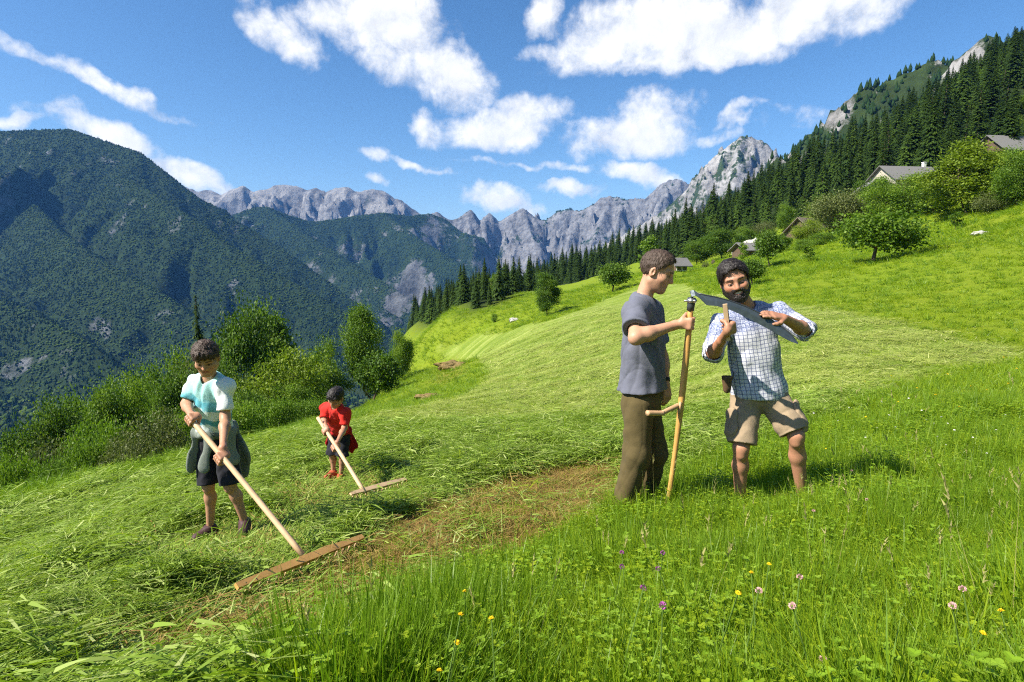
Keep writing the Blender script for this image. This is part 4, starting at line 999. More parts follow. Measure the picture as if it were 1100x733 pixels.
# ------------------------------------------------------------ bodies and clothes grown as one smooth surface each
def nrm(v): v = np.asarray(v, float); return v / (np.linalg.norm(v) + 1e-12)
class Grow:
    """a distance field sampled on a grid; shapes are blended in, cut out, then skinned"""
    def __init__(s, lo, hi, res):
        s.lo = np.asarray(lo, float); s.res = res; s.dim = np.ceil((np.asarray(hi) - s.lo) / res).astype(int) + 1
        s.f = np.full(s.dim, 9.0, np.float32); s.ax = [s.lo[i] + np.arange(s.dim[i]) * res for i in range(3)]
    def sub(s, lo, hi, pad):
        a = np.maximum(((np.asarray(lo) - pad - s.lo) / s.res).astype(int), 0); b = np.minimum(((np.asarray(hi) + pad - s.lo) / s.res).astype(int) + 2, s.dim)
        sl = tuple(slice(a[i], max(b[i], a[i])) for i in range(3))
        return sl, (s.ax[0][sl[0]][:, None, None].astype(np.float32), s.ax[1][sl[1]][None, :, None].astype(np.float32), s.ax[2][sl[2]][None, None, :].astype(np.float32))
    def put(s, d, sl, k, op):
        f = s.f[sl]
        if op == 'add':
            h = np.maximum(k - np.abs(f - d), 0) / k; s.f[sl] = np.minimum(f, d) - h * h * k * .25
        else:
            d = -d; h = np.maximum(k - np.abs(f - d), 0) / k; s.f[sl] = np.maximum(f, d) + h * h * k * .25
    def cone(s, a, b, ra, rb, k=.03, op='add', flat=None, ratio=1.0):
        a, b = np.asarray(a, float), np.asarray(b, float); m = max(ra, rb); pad = k + 4 * s.res + m
        sl, (x, y, z) = s.sub(np.minimum(a, b), np.maximum(a, b), pad)
        e = b - a; L2 = e @ e + 1e-12
        t = np.clip(((x - a[0]) * e[0] + (y - a[1]) * e[1] + (z - a[2]) * e[2]) / L2, 0, 1)
        px, py, pz = x - a[0] - t * e[0], y - a[1] - t * e[1], z - a[2] - t * e[2]
        if flat is not None:                      # squash towards the plane across `flat`
            n = nrm(flat); q = px * n[0] + py * n[1] + pz * n[2]; g = 1 / ratio - 1
            px, py, pz = px + n[0] * q * g, py + n[1] * q * g, pz + n[2] * q * g
        d = np.sqrt(px * px + py * py + pz * pz) - (ra + (rb - ra) * t)
        s.put(d * (ratio if flat is not None else 1), sl, k, op); return s
    def ell(s, c, r, R=None, k=.03, op='add'):
        c = np.asarray(c, float); r = np.asarray(r, float); R = np.eye(3) if R is None else R      # columns of R are the axes
        sl, (x, y, z) = s.sub(c - r.max(), c + r.max(), k + 4 * s.res)
        x, y, z = x - c[0], y - c[1], z - c[2]; q = [(x * R[0, i] + y * R[1, i] + z * R[2, i]) for i in range(3)]
        k0 = np.sqrt(sum((q[i] / r[i]) ** 2 for i in range(3))); k1 = np.sqrt(sum((q[i] / r[i] ** 2) ** 2 for i in range(3))) + 1e-9
        s.put(k0 * (k0 - 1) / k1, sl, k, op); return s
    def slab(s, c, n, k=.01, lo=None, hi=None):
        """cut away everything on the side n points to, inside a box"""
        c = np.asarray(c, float); n = nrm(n); sl, (x, y, z) = s.sub(s.lo if lo is None else lo, s.ax_hi() if hi is None else hi, 0)
        d = (x - c[0]) * n[0] + (y - c[1]) * n[1] + (z - c[2]) * n[2]
        f = s.f[sl]; h = np.maximum(k - np.abs(f - d), 0) / k; s.f[sl] = np.maximum(f, d) + h * h * k * .25; return s
    def ax_hi(s): return s.lo + (s.dim - 1) * s.res
    def rough(s, amp, freq, seed, stretch=(1, 1, 1), band=.05, crease=False):
        """cloth folds or locks of hair: a warped wave field added near the surface"""
        m = np.abs(s.f) < band
        i = np.nonzero(m); p = s.lo + np.stack(i, 1) * s.res; x, y, z = (p[:, j] * freq * stretch[j] for j in range(3)); r = np.random.default_rng(seed); o = 0
        wx = .8 * np.sin(y * .9 + z * .7 + seed); wz = .8 * np.sin(x * 1.1 - y * .6 + seed * 2)
        for q in range(5):
            d = r.normal(size=3); d /= np.linalg.norm(d); wv_ = np.sin((x + wx) * d[0] * 2 + y * d[1] * 2 + (z + wz) * d[2] * 2 + r.uniform(0, 6.28)); o = o + (wv_ if not crease else (1.15 - 2.1 * np.sqrt(np.abs(wv_)))) / (1 + q * .25)
        s.f[i] += (amp * o / 2.2).astype(np.float32); return s
    def skin(s):
        f = s.f; ins = f < 0; nx, ny, nz = s.dim
        c = np.zeros((nx - 1, ny - 1, nz - 1), np.int8)
        for i in (0, 1):
            for j in (0, 1):
                for k in (0, 1): c += ins[i:nx - 1 + i, j:ny - 1 + j, k:nz - 1 + k]
        cell = np.nonzero((c > 0) & (c < 8)); n = len(cell[0]); idx = np.full(c.shape, -1, np.int32); idx[cell] = np.arange(n)
        acc = np.zeros((n, 3)); cnt = np.zeros(n); ci = np.stack(cell, 1)
        val = {(i, j, k): f[ci[:, 0] + i, ci[:, 1] + j, ci[:, 2] + k] for i in (0, 1) for j in (0, 1) for k in (0, 1)}
        for a in val:
            for ax in range(3):
                if a[ax] == 0:
                    b = list(a); b[ax] = 1; va, vb = val[a], val[tuple(b)]; m = (va < 0) != (vb < 0)
                    t = va[m] / (va[m] - vb[m]); p = np.tile(np.array(a, float), (m.sum(), 1)); p[:, ax] += t; acc[m] += p; cnt[m] += 1
        V = s.lo + (ci + acc / cnt[:, None]) * s.res
        Q = []
        for ax in range(3):
            sl0 = [slice(None)] * 3; sl1 = [slice(None)] * 3; sl0[ax] = slice(0, -1); sl1[ax] = slice(1, None)
            a, b = ins[tuple(sl0)], ins[tuple(sl1)]; e = np.nonzero(a != b); e = [q for q in e]; flip = a[tuple(e)]
            u, v = (ax + 1) % 3, (ax + 2) % 3
            ok = (e[u] > 0) & (e[v] > 0) & (e[u] < s.dim[u] - 1) & (e[v] < s.dim[v] - 1); e = [q[ok] for q in e]; flip = flip[ok]
            def g(du, dv):
                w_ = [q.copy() for q in e]; w_[u] = w_[u] + du; w_[v] = w_[v] + dv; return idx[tuple(w_)]
            q = np.stack([g(-1, -1), g(0, -1), g(0, 0), g(-1, 0)], 1); q[~flip] = q[~flip][:, ::-1]; Q.append(q)
        return V, np.concatenate(Q)
def strands(V, Q, n, L, wd, comb, seed, lift=.14, jitter=.3):
    r = np.random.default_rng(seed); N = np.zeros_like(V); fn = np.cross(V[Q[:, 2]] - V[Q[:, 0]], V[Q[:, 3]] - V[Q[:, 1]])
    for i in range(4): np.add.at(N, Q[:, i], fn)
    N /= np.linalg.norm(N, axis=1)[:, None] + 1e-12; i = r.integers(0, len(V), n); p, nn = V[i] - N[i] * .002, N[i]
    c = comb(p) + r.normal(0, jitter, (n, 3)); t = c - nn * (c * nn).sum(1)[:, None]; t /= np.linalg.norm(t, axis=1)[:, None] + 1e-9; sd = np.cross(nn, t); l = (L * r.uniform(.5, 1.3, n))[:, None]; w_ = wd * r.uniform(.6, 1.3, n)[:, None]
    m_ = p + t * l * .5 + nn * l * lift * .7; e_ = p + t * l + nn * l * lift * .5; b = len(V)
    P = np.stack([p - sd * w_, p + sd * w_, m_ - sd * w_ * .8, m_ + sd * w_ * .8, e_ - sd * w_ * .2, e_ + sd * w_ * .2], 1).reshape(-1, 3); k = b + np.arange(n)[:, None] * 6
    return np.vstack([V, P]), np.vstack([Q, k + [0, 1, 3, 2], k + [2, 3, 5, 4]])
def skin_obj(name, gr, m, parent, origin, cols=None, hairs=None):
    V, Q = gr.skin()
    if hairs: V, Q = strands(V, Q, *hairs)
    o = mesh_obj(name, V - origin, Q, m, parent, smooth=True)
    if cols is not None:
        for k, fn in cols.items():
            a = fn(V); vattr(o, k, a, 'FLOAT' if a.ndim == 1 else 'FLOAT_COLOR')
    return o
def frame(f, up=(0, 0, 1), roll=0.0):
    """columns: the figure's right, forward, up"""
    f = nrm(f); u = nrm(np.asarray(up, float) - f * (f @ np.asarray(up, float))); r = np.cross(f, u)
    if roll: r, u = r * math.cos(roll) + u * math.sin(roll), u * math.cos(roll) - r * math.sin(roll)
    return np.stack([r, f, u], 1)

def grip_hand(g, C, A, N, rr, s, wrist, thumb=1, rt=.0):
    """a fist closed round a rod: C on the rod, A along it, N from the rod to the palm, thumb end of A"""
    A = nrm(A); N = nrm(np.asarray(N, float) - A * (np.asarray(N, float) @ A)); T = np.cross(A, N); q = rr + .011 * s; fr = .0092 * s
    pol = lambda ang, off, rad_=None: C + A * off + (N * math.cos(rad(ang)) + T * math.sin(rad(ang))) * (rad_ or q)
    # the palm sits behind the rod and runs from the knuckles to the wrist
    kn = C + N * (rr + .016 * s) + T * .022 * s; hl = C + N * (rr + .020 * s) - T * .030 * s
    for o_ in (-.026, -.009, .009, .026): g.cone(kn + A * o_ * s, hl + A * o_ * .75 * s, .0135 * s, .0145 * s, .012)
    g.cone(hl, wrist, .023 * s, .026 * s, .02)
    for i, o_ in enumerate((-.031, -.0105, .0105, .031)):
        o_ *= s * thumb; L = (.92, 1.0, .97, .82)[::-1][i] if thumb > 0 else (.82, .97, 1.0, .92)[::-1][i]
        ang = [18, 75, 135, 180 + 25 * L]; p = [pol(a_, o_, q + (.007 * s if a_ < 30 else 0)) for a_ in ang]
        for j in range(3): g.cone(p[j], p[j + 1], fr * (1.06 - .05 * j), fr * (1.0 - .07 * j), .006)
    p = [hl + A * .028 * s * thumb, pol(-58, .044 * s * thumb), pol(-112, .050 * s * thumb), pol(-160, .046 * s * thumb)]
    for j in range(3): g.cone(p[j], p[j + 1], (.0135, .0115, .0105)[j] * s, (.0115, .0105, .009)[j] * s, .008)
def open_hand(g, wrist, d, n, s, side, curl=.5):
    """an open or loosely curled hand: d along the fingers, n out of the back of the hand, side towards the thumb"""
    d, n = nrm(d), nrm(n); sd = nrm(np.cross(d, n)) * side; W = np.asarray(wrist, float)
    for i, o_ in enumerate((.028, .0095, -.0095, -.028)):
        kn = W + d * (.092, .096, .092, .084)[i] * s + sd * o_ * s; g.cone(W + d * .012 * s + sd * o_ * .6 * s, kn, .0155 * s, .0125 * s, .014)
        L = np.array([(.040, .026, .020), (.044, .029, .021), (.041, .027, .020), (.032, .021, .018)][i]) * s; p = kn; a_ = curl * .35
        for j in range(3):
            q = p + (d * math.cos(a_) - n * math.sin(a_)) * L[j]; g.cone(p, q, .0092 * s * (1 - .07 * j), .0086 * s * (1 - .08 * j), .006); p = q; a_ += curl * (.55 + .1 * i)
    p0 = W + d * .022 * s + sd * .024 * s; p1 = p0 + (d * .75 + sd * .6 - n * .25) * .042 * s; p2 = p1 + (d * .95 + sd * .25 - n * .3) * .032 * s; p3 = p2 + (d + sd * .02 - n * .3) * .024 * s
    for a, b, r1, r2 in ((p0, p1, .0165, .0125), (p1, p2, .0122, .0105), (p2, p3, .0105, .0088)): g.cone(a, b, r1 * s, r2 * s, .01)

def head_shape(g, c, R, s, k=1.0):
    w = lambda x, y, z: c + R @ (np.array([x, y, z]) * s)
    E = lambda p, r, kk=.025, op='add', q=None: g.ell(w(*p), np.array(r) * s, R if q is None else q, kk * s, op)
    E((0, -.012, .032), (.076, .096, .088)); E((0, .022, -.03), (.062, .070, .075)); E((0, .030, -.070), (.048, .056, .040)); E((0, .070, -.094), (.022, .020, .018), .02)
    for q in (-1, 1):
        E((q * .043, .056, -.022), (.024, .026, .022), .03); g.cone(w(q * .052, .0, -.055), w(q * .02, .066, -.09), .02 * s, .018 * s, .03 * s)
        g.cone(w(q * .012, .082, .030), w(q * .047, .066, .030), .011 * s, .010 * s, .016 * s)
        E((q * .032, .094, .004), (.017, .016, .012), .014, 'cut'); E((q * .032, .072, .003), (.0135, .0135, .0125), .004)
        rr = frame(R[:, 1] + R[:, 0] * q * .5, R[:, 2]); E((q * .077, -.012, -.004), (.011, .021, .033), .008, q=rr); E((q * .087, -.004, -.002), (.008, .009, .018), .006, 'cut')
    g.cone(w(0, .083, .018), w(0, .104, -.022), .009 * s, .0125 * s, .012 * s)
    for q in (-1, 1): E((q * .011, .094, -.026), (.009, .010, .008), .008)
    g.cone(w(-.020, .080, -.048), w(.020, .080, -.048), .009 * s, .009 * s, .012 * s); g.cone(w(-.016, .081, -.060), w(.016, .081, -.060), .009 * s, .009 * s, .010 * s)
    g.cone(w(-.019, .094, -.0535), w(.019, .094, -.0535), .0035 * s, .0035 * s, .006 * s, 'cut')
def face_paint(V, c, R, s, base, smile=False, stubble=0.0, brow=(.05, .03, .02)):
    q = (V - c) @ R / s; x, y, z = np.abs(q[:, 0]), q[:, 1], q[:, 2]; col = np.tile(np.array(base, float), (len(V), 1)); on = (y > .035) & (np.linalg.norm(q, axis=1) < .17)
    def blend(mask, cc, a=1.0):
        mm = (np.clip(mask, 0, 1) * a * on)[:, None]; col[:] = col * (1 - mm) + np.array(cc) * mm
    b = np.array(base)
    blend(np.exp(-(((x - .045) / .022) ** 2 + ((z + .025) / .02) ** 2)), b * [1.12, .85, .8], .6); blend(np.exp(-((x / .016) ** 2 + ((z + .02) / .018) ** 2)) * (y > .09), b * [1.15, .85, .8], .5)
    if stubble: blend(sstep(-.025, -.05, z - .25 * np.maximum(0, .06 - y)), b * [.55, .5, .5], stubble)
    e = ((x - .032) / .0155) ** 2 + ((z - .003) / .0068) ** 2; blend(sstep(1.6, .9, e), (.07, .04, .03), .9); blend(sstep(1.0, .6, ((x - .032) / .0125) ** 2 + ((z - .0015) / .0034) ** 2), (.36, .32, .30)); blend(sstep(1.2, .7, ((x - .031) ** 2 + (z - .0015) ** 2) / .0056 ** 2), (.025, .015, .012))
    blend(sstep(.0065, .003, np.abs(z - .030 + (x - .03) ** 2 * 4)) * sstep(.010, .016, x) * sstep(.052, .044, x), brow, .95)
    blend(sstep(1.2, .8, (x / .025) ** 2 + ((z + .054) / .0105) ** 2), (.36, .12, .09), .85)
    if smile: blend(sstep(1.2, .7, (x / .024) ** 2 + ((z + .0535 - x * x * 12) / .0065) ** 2), (.72, .62, .50), .9)
    else: blend(sstep(1.3, .6, (x / .020) ** 2 + ((z + .0535) / .0022) ** 2), (.16, .05, .04), .8)
    return col
def hair_field(g, c, R, s, thick=.011, amp=.003, line=((-.12, -.065), (-.05, -.055), (-.025, -.03), (.0, .012), (.028, .030), (.045, .058), (.070, .072), (.12, .085)), seed=1, top=.012, fringe=0.0):
    w = lambda x, y, z: c + R @ (np.array([x, y, z]) * s)
    g.ell(w(0, -.014, .034), np.array([.076 + thick, .098 + thick, .088 + thick]) * s, R, .02 * s); g.ell(w(.012, .01, .055 + top), np.array([.066, .078, .065]) * s, R, .03 * s)
    if fringe: g.cone(w(-.04, .072, .082), w(.035, .084, .080), fringe * s, fringe * 1.15 * s, .03 * s)
    g.rough(amp, 150 / s, seed, (1.0, 1.0, .5), .03); g.rough(amp * .6, 330 / s, seed + 3, (1, 1, .6), .02)
    sl = (slice(None),) * 3; x, y, z = (g.ax[i] for i in range(3)); P = [x[:, None, None] - c[0], y[None, :, None] - c[1], z[None, None, :] - c[2]]
    ly = (P[0] * R[0, 1] + P[1] * R[1, 1] + P[2] * R[2, 1]) / s; lz = (P[0] * R[0, 2] + P[1] * R[1, 2] + P[2] * R[2, 2]) / s; lx = (P[0] * R[0, 0] + P[1] * R[1, 0] + P[2] * R[2, 0]) / s
    hl = np.interp(ly, [q[0] for q in line], [q[1] for q in line]) - np.where(ly > .04, (lx * lx) * 5.0, 0) + .006 * np.sin(lx * 160 + seed) * (ly > .0)
    g.f = np.maximum(g.f, ((hl - lz) * s * .9).astype(np.float32))

# cloth and skin materials
def painted(name, rough=.6, spec=.3, var=.1, scale=60, bumpd=.001, sheen=0.0, sss=0.0):
    m, t, out = mat(name); b = principled(t, out, rough, spec); a = t.n('ShaderNodeAttribute', attribute_name='col').outputs['Color']
    co = t.n('ShaderNodeTexCoord').outputs['Object']; nz = t.noise(co, scale, 4)
    t.l(t.mix(1.0, a, t.ramp(nz, [(.3, (1 - var,) * 3), (.7, (1 + var * .5,) * 3)]), 'MULTIPLY'), b.inputs['Base Color'])
    if bumpd: bump(t, b, t.noise(co, scale * 5, 4), .5, bumpd)
    b.inputs['Sheen Weight'].default_value = sheen
    return m
M_skin = painted("skin", .5, .35, .10, 45, .0012)
def cloth(name, col, var=.14, scale=26, rough=.9, sheen=.04):
    m, t, out = mat(name); b = principled(t, out, rough, .15); co = t.n('ShaderNodeTexCoord').outputs['Object']; c = np.array(col)
    f = t.math('ADD', t.math('MULTIPLY', t.noise(co, scale, 5), .6), t.math('MULTIPLY', t.noise(co, 420, 2), .4))
    t.l(t.ramp(f, [(.3, c * (1 - var)), (.7, np.minimum(1, c * (1 + var)))]), b.inputs['Base Color']); b.inputs['Sheen Weight'].default_value = sheen
    bump(t, b, t.math('ADD', t.noise(co, 22, 4), t.math('MULTIPLY', t.noise(co, 300, 2), .25)), .6, .006); return m
M_hair = plain("brown_hair", (.055, .032, .02), .55, .4, .5, 160, .002, .8)
M_hairgrey = plain("greying_hair", (.062, .040, .028), .6, .35, .55, 150, .002, .8)
M_black = plain("black_hair", (.018, .013, .011), .5, .4, .5, 160, .002, .8)
M_grey_tee = cloth("slate_cotton", (.125, .13, .165)); M_olive = cloth("olive_canvas", (.095, .072, .030)); M_khaki = cloth("khaki_canvas", (.30, .225, .145)); M_darkshort = cloth("dark_cotton", (.022, .022, .028))
M_red = cloth("red_cotton", (.62, .030, .022)); M_deepred = cloth("deep_red_fleece", (.34, .012, .014)); M_greygreen = cloth("grey_green_fleece", (.19, .215, .185)); M_leather = plain("brown_leather", (.11, .065, .035), .6, .35, .3, 30, .002)
M_shoe = plain("hiking_shoe", (.07, .05, .04), .7, .3, .3, 40, .003); M_redshoe = plain("dark_red_shoe", (.06, .025, .026), .6, .3, .4, 40, .003); M_orangeshoe = plain("orange_shoe", (.40, .075, .03), .6, .3, .3, 40, .003)
def check_material():
    m, t, out = mat("checked_shirt"); b = principled(t, out, .9, .15); a = t.n('ShaderNodeAttribute', attribute_name='weave'); sp = t.n('ShaderNodeSeparateColor'); t.l(a.outputs['Color'], sp.inputs[0])
    u, v, yoke = sp.outputs[0], sp.outputs[1], sp.outputs[2]; co = t.n('ShaderNodeTexCoord').outputs['Object']; wob = t.math('MULTIPLY', t.math('SUBTRACT', t.noise(co, 18, 3), .5), .010)
    def line(q, per, wid, ph=0.0):
        fr = t.math('FRACT', t.math('DIVIDE', t.math('ADD', t.math('ADD', q, wob), 5 + ph), per)); d = t.math('ABSOLUTE', t.math('SUBTRACT', fr, .5))
        mr = t.n('ShaderNodeMapRange', interpolation_type='SMOOTHSTEP'); t.l(d, mr.inputs[0]); mr.inputs['From Min'].default_value = wid; mr.inputs['From Max'].default_value = wid * .55; return mr.outputs[0]
    base = t.ramp(t.noise(co, 30, 4), [(.3, (.46, .47, .53)), (.7, (.64, .64, .67))])
    c = t.mix(t.math('MULTIPLY', line(u, .025, .13), .82), base, (.10, .12, .22)); c = t.mix(t.math('MULTIPLY', line(v, .025, .12), .82), c, (.10, .12, .22)); c = t.mix(t.math('MULTIPLY', line(u, .025, .07, .0125), .35), c, (.3, .33, .5))
    vo = t.n('ShaderNodeTexVoronoi'); vo.inputs['Scale'].default_value = 120; t.l(co, vo.inputs['Vector'])
    prt = t.ramp(t.math('ADD', vo.outputs['Distance'], t.math('MULTIPLY', t.math('SUBTRACT', t.noise(co, 40, 3), .5), .5)), [(.2, (.58, .62, .70)), (.36, (.17, .21, .36)), (.8, (.06, .08, .19))])
    t.l(t.mix(yoke, c, prt), b.inputs['Base Color']); bump(t, b, t.math('ADD', t.noise(co, 22, 4), t.math('MULTIPLY', t.noise(co, 300, 2), .25)), .6, .006); return m
M_check = check_material()
def print_material():
    m, t, out = mat("turquoise_print"); b = principled(t, out, .9, .15); a = t.n('ShaderNodeAttribute', attribute_name='weave'); sp = t.n('ShaderNodeSeparateColor'); t.l(a.outputs['Color'], sp.inputs[0])
    u, v, side = sp.outputs[0], sp.outputs[1], sp.outputs[2]; co = t.n('ShaderNodeTexCoord').outputs['Object']; cb = t.n('ShaderNodeCombineXYZ'); t.l(u, cb.inputs[0]); t.l(v, cb.inputs[1])
    mp = t.n('ShaderNodeMapping'); t.l(cb.outputs[0], mp.inputs[0]); mp.inputs['Scale'].default_value = (1, 2.2, 1); n = t.noise(mp.outputs[0], 9, 4, .6, .3)
    body = t.ramp(t.math('ADD', v, t.math('MULTIPLY', t.math('SUBTRACT', n, .5), .16)), [(0.0, (.80, .84, .84)), (.09, (.74, .82, .82)), (.105, (.10, .33, .42)), (.15, (.09, .32, .42)), (.165, (.74, .80, .80)), (.215, (.66, .78, .80)), (.228, (.14, .44, .52)), (.275, (.12, .42, .50)), (.30, (.34, .64, .62)), (.5, (.42, .70, .66))])
    t.l(t.mix(side, body, (.80, .83, .82)), b.inputs['Base Color']); bump(t, b, t.math('ADD', t.noise(co, 22, 4), t.math('MULTIPLY', t.noise(co, 300, 2), .25)), .6, .006); return m
M_print = print_material()

class Person:
    def __init__(s, y0, J, scale, res, skin, head_s, face, face_up=(0, 0, 1), roll=0.0, front=None):
        s.J = {k: at(p[0], p[1], y0 + p[2]) for k, p in J.items()}; j = s.J; s.k = scale; s.res = res; s.skin_col = skin; s.hs = head_s
        s.R = frame(face, face_up, roll); P = np.array(list(j.values())); s.lo, s.hi = P.min(0) - .22 * scale, P.max(0) + .22 * scale
        x, y = (j['hipR'] + j['hipL'])[:2] / 2; s.origin = np.array([x, y, gz(x, y)]); s.lat = nrm(j['shL'] - j['shR']); s.up = nrm((j['shL'] + j['shR']) / 2 - (j['hipL'] + j['hipR']) / 2); s.lat = nrm(s.lat - s.up * (s.lat @ s.up)); s.fwd = np.cross(s.lat, s.up)
        s.B = np.stack([s.lat, s.fwd, s.up], 1); s.plat = nrm(j['hipL'] - j['hipR']); s.plat = nrm(s.plat - np.array([0, 0, 1]) * s.plat[2] * .5); s.pf = nrm(np.cross(s.plat, [0, 0, 1])); s.PB = np.stack([s.plat, s.pf, [0, 0, 1]], 1)
        s.shc = (j['shL'] + j['shR']) / 2; s.hpc = (j['hipL'] + j['hipR']) / 2; s.neck = s.shc + s.up * .055 * scale - s.fwd * .01
    def bone_report(s, name):
        j = s.J; L = lambda a, b: round(float(np.linalg.norm(j[a] - j[b])), 2)
        print(name, 'arm', L('shR', 'elR'), L('elR', 'wrR'), L('shL', 'elL'), L('elL', 'wrL'), 'leg', L('hipR', 'knR'), L('knR', 'anR'), L('hipL', 'knL'), L('knL', 'anL'), 'sh', L('shR', 'shL'), 'torso', round(float(np.linalg.norm(s.shc - s.hpc)), 2), 'foot', [round(float(j[a][2] - gz(*j[a][:2])), 2) for a in ('anR', 'anL')], 'head-ground', round(float(j['head'][2] + .12 - s.origin[2]), 2))
    def torso(s, g, inf=0.0, kk=.05):
        k = s.k; a, b = s.hpc, s.shc; ax = b - a
        g.ell(a + ax * .76, np.array([.158, .108, .20]) * k + inf, s.B, kk); g.ell(a + ax * .40, np.array([.140, .098, .18]) * k + inf, s.B, kk); g.ell(a + [0, 0, .02], np.array([.155, .112, .13]) * k + inf, s.PB, kk)
        g.cone(s.J['shR'] - s.up * .01, s.J['shL'] - s.up * .01, .056 * k + inf, .056 * k + inf, .06)
        for q in ('R', 'L'):
            g.cone(s.J['sh' + q] - s.up * .012, s.neck, .045 * k + inf, .046 * k + inf, .05)
    def arm(s, g, q, inf=0.0, to=1.0):
        k = s.k; j = s.J; g.cone(j['sh' + q] - s.up * .012, j['el' + q], .054 * k + inf, .042 * k + inf, .04)
    def body(s, hands):
        k = s.k; j = s.J; P = np.array(list(j.values())); s.lo, s.hi = P.min(0) - .26 * max(.85, k), P.max(0) + .26 * max(.85, k); g = Grow(s.lo, s.hi, s.res); s.torso(g, -.012)
        for q in ('R', 'L'):
            s.arm(g, q); e, w_ = j['el' + q], j['wr' + q]; m = e + (w_ - e) * .3
            g.cone(e, m, .040 * k, .043 * k, .03); g.cone(m, w_, .043 * k, .0275 * k, .03)
            h, kn, an = j['hip' + q], j['kn' + q], j['an' + q]; g.cone(h, kn, .078 * k, .052 * k, .05); back = -s.pf * .012
            c1 = kn + (an - kn) * .32 + back; g.cone(kn, c1, .050 * k, .053 * k, .03); g.cone(c1, an, .053 * k, .034 * k, .03)
            g.cone(kn + s.pf * .022 * k, kn + s.pf * .02 * k - [0, 0, .05 * k], .03 * k, .03 * k, .03)
            ft = s.feet[q] if hasattr(s, 'feet') else s.pf; g.cone(an - [0, 0, .02], an + ft * .13 * k - [0, 0, .055 * k], .032 * k, .026 * k, .03)
        hb = j['head'] + s.R @ (np.array([0, -.022, -.055]) * s.hs); g.cone(s.neck, hb, .058 * k, .050 * k, .04)
        head_shape(g, j['head'], s.R, s.hs)
        for f in hands: f(g)
        s.g = g; return g
    def finish(s, name, label, group, smile=False, stubble=0.0, brow=(.05, .03, .02)):
        root = empty("person", tuple(s.origin)); tag(root, label, "person", group); s.root = root
        def col(V):
            c = face_paint(V, s.J['head'], s.R, s.hs, s.skin_col, smile, stubble, brow)
            for q in ('R', 'L'):                      # hands and elbows a little redder
                d = np.linalg.norm(V - s.J['wr' + q], axis=1); c *= 1 + np.clip(1 - d / .14, 0, 1)[:, None] * np.array([.06, -.06, -.08])
            return c
        skin_obj("body", s.g, M_skin, root, s.origin, {'col': col}); return root
    def add(s, name, g, m, cols=None, hairs=None): return skin_obj(name, g, m, s.root, s.origin, cols, hairs)
    def hair(s, m, **kw):
        c = s.J['head']; g = Grow(c - .2 * s.hs, c + .2 * s.hs, .0035); n_ = kw.pop('n', 2600); L = kw.pop('L', .022); cb = kw.pop('comb', (.25, .5, -.2)); hair_field(g, c, s.R, s.hs, **kw)
        def comb(p):
            q = (p - c) @ s.R / s.hs; side = np.clip(np.abs(q[:, 0]) / .08, 0, 1)[:, None]; back = np.clip(-q[:, 1] / .09, 0, 1)[:, None]
            d = np.array(cb) * (1 - np.maximum(side * .8, back)) + np.array([0, -.2, -1.0]) * np.maximum(side * .8, back); return d @ s.R.T
        return s.add("hair", g, m, None, (n_, L, .0013, comb, kw.get('seed', 1)))
    def shirt(s, m, sleeve, hem, inf=.014, collar=.062, seed=1, cols=None, name="t_shirt", fold=.0035, cuff=.02, loose=.012, slim=1.0):
        k = s.k; j = s.J; g = Grow(s.lo, s.hi, .006); s.torso(g, inf, .06); a, b = s.hpc, s.shc
        g.cone(a - [0, 0, hem - .02], a + (b - a) * .45, .118 * k + inf + loose, .112 * k + inf + loose, .06, flat=s.lat, ratio=1.0) if False else g.ell(a - [0, 0, hem * .35], np.array([.166 * k + inf + loose, .128 * k + inf + loose, .19 * k]), s.PB, .06); g.ell(a + (b - a) * .42, np.array([.146, .106, .2]) * k + inf + loose * .8, s.B, .06)
        for q in ('R', 'L'):
            e = j['sh' + q] + (j['el' + q] - j['sh' + q]) * sleeve; g.cone(j['sh' + q] - s.up * .012, e, .060 * k * slim + inf, .054 * k * slim + inf + loose * .8, .035)
        g.rough(fold, 11 / k, seed, (1, 1, .8), crease=True); g.rough(fold * .6, 30 / k, seed + 5, (1, 1, .7))
        for q in ('R', 'L'):
            d = nrm(j['el' + q] - j['sh' + q]); e = j['sh' + q] + (j['el' + q] - j['sh' + q]) * sleeve
            g.slab(e + d * .012, d, .006, e - .085 * k, e + d * .05 + .085 * k) if sleeve < .95 else None
            g.cone(e - d * cuff, e + d * .1, .050 * k, .058 * k, .004, 'cut')
        hb = j['head'] + s.R @ (np.array([0, -.022, -.06]) * s.hs); g.cone(s.neck - s.up * .012 + s.fwd * .018, s.neck + (hb - s.neck) * 1.6, collar * k, collar * 1.15 * k, .01, 'cut')
        g.slab(a - [0, 0, hem], np.array([0, 0, -1.0]) + s.pf * .05, .006, np.r_[a[:2] - .3, s.lo[2]], np.r_[a[:2] + .3, a[2] + .1])
        s.sg = g; return s.add(name, g, m, cols)
    def legs(s, name, m, to, rad3, seed=1, inf=.0, fold=.004, waist=.15, open_=True):
        """trousers or shorts: to = (leg key fraction along hip-knee-ankle), rad3 = radii at hip, knee, end"""
        k = s.k; j = s.J; g = Grow(s.lo, s.hi, .006); g.ell(s.hpc + [0, 0, .0], np.array([.160, .122, .13]) * k + inf, s.PB, .04); g.cone(s.hpc, s.hpc + s.up * .15 * k, .105 * k, .10 * k, .04)
        ends = {}
        for q in ('R', 'L'):
            h, kn, an = j['hip' + q], j['kn' + q], j['an' + q]
            if to <= 1: e = h + (kn - h) * to; g.cone(h - [0, 0, .05 * k], e, rad3[0] * k, rad3[2] * k, .045); d = nrm(kn - h)
            else: e = kn + (an - kn) * (to - 1); g.cone(h - [0, 0, .05 * k], kn, rad3[0] * k, rad3[1] * k, .045); g.cone(kn, e, rad3[1] * k, rad3[2] * k, .04); d = nrm(an - kn)
            ends[q] = (e, d)
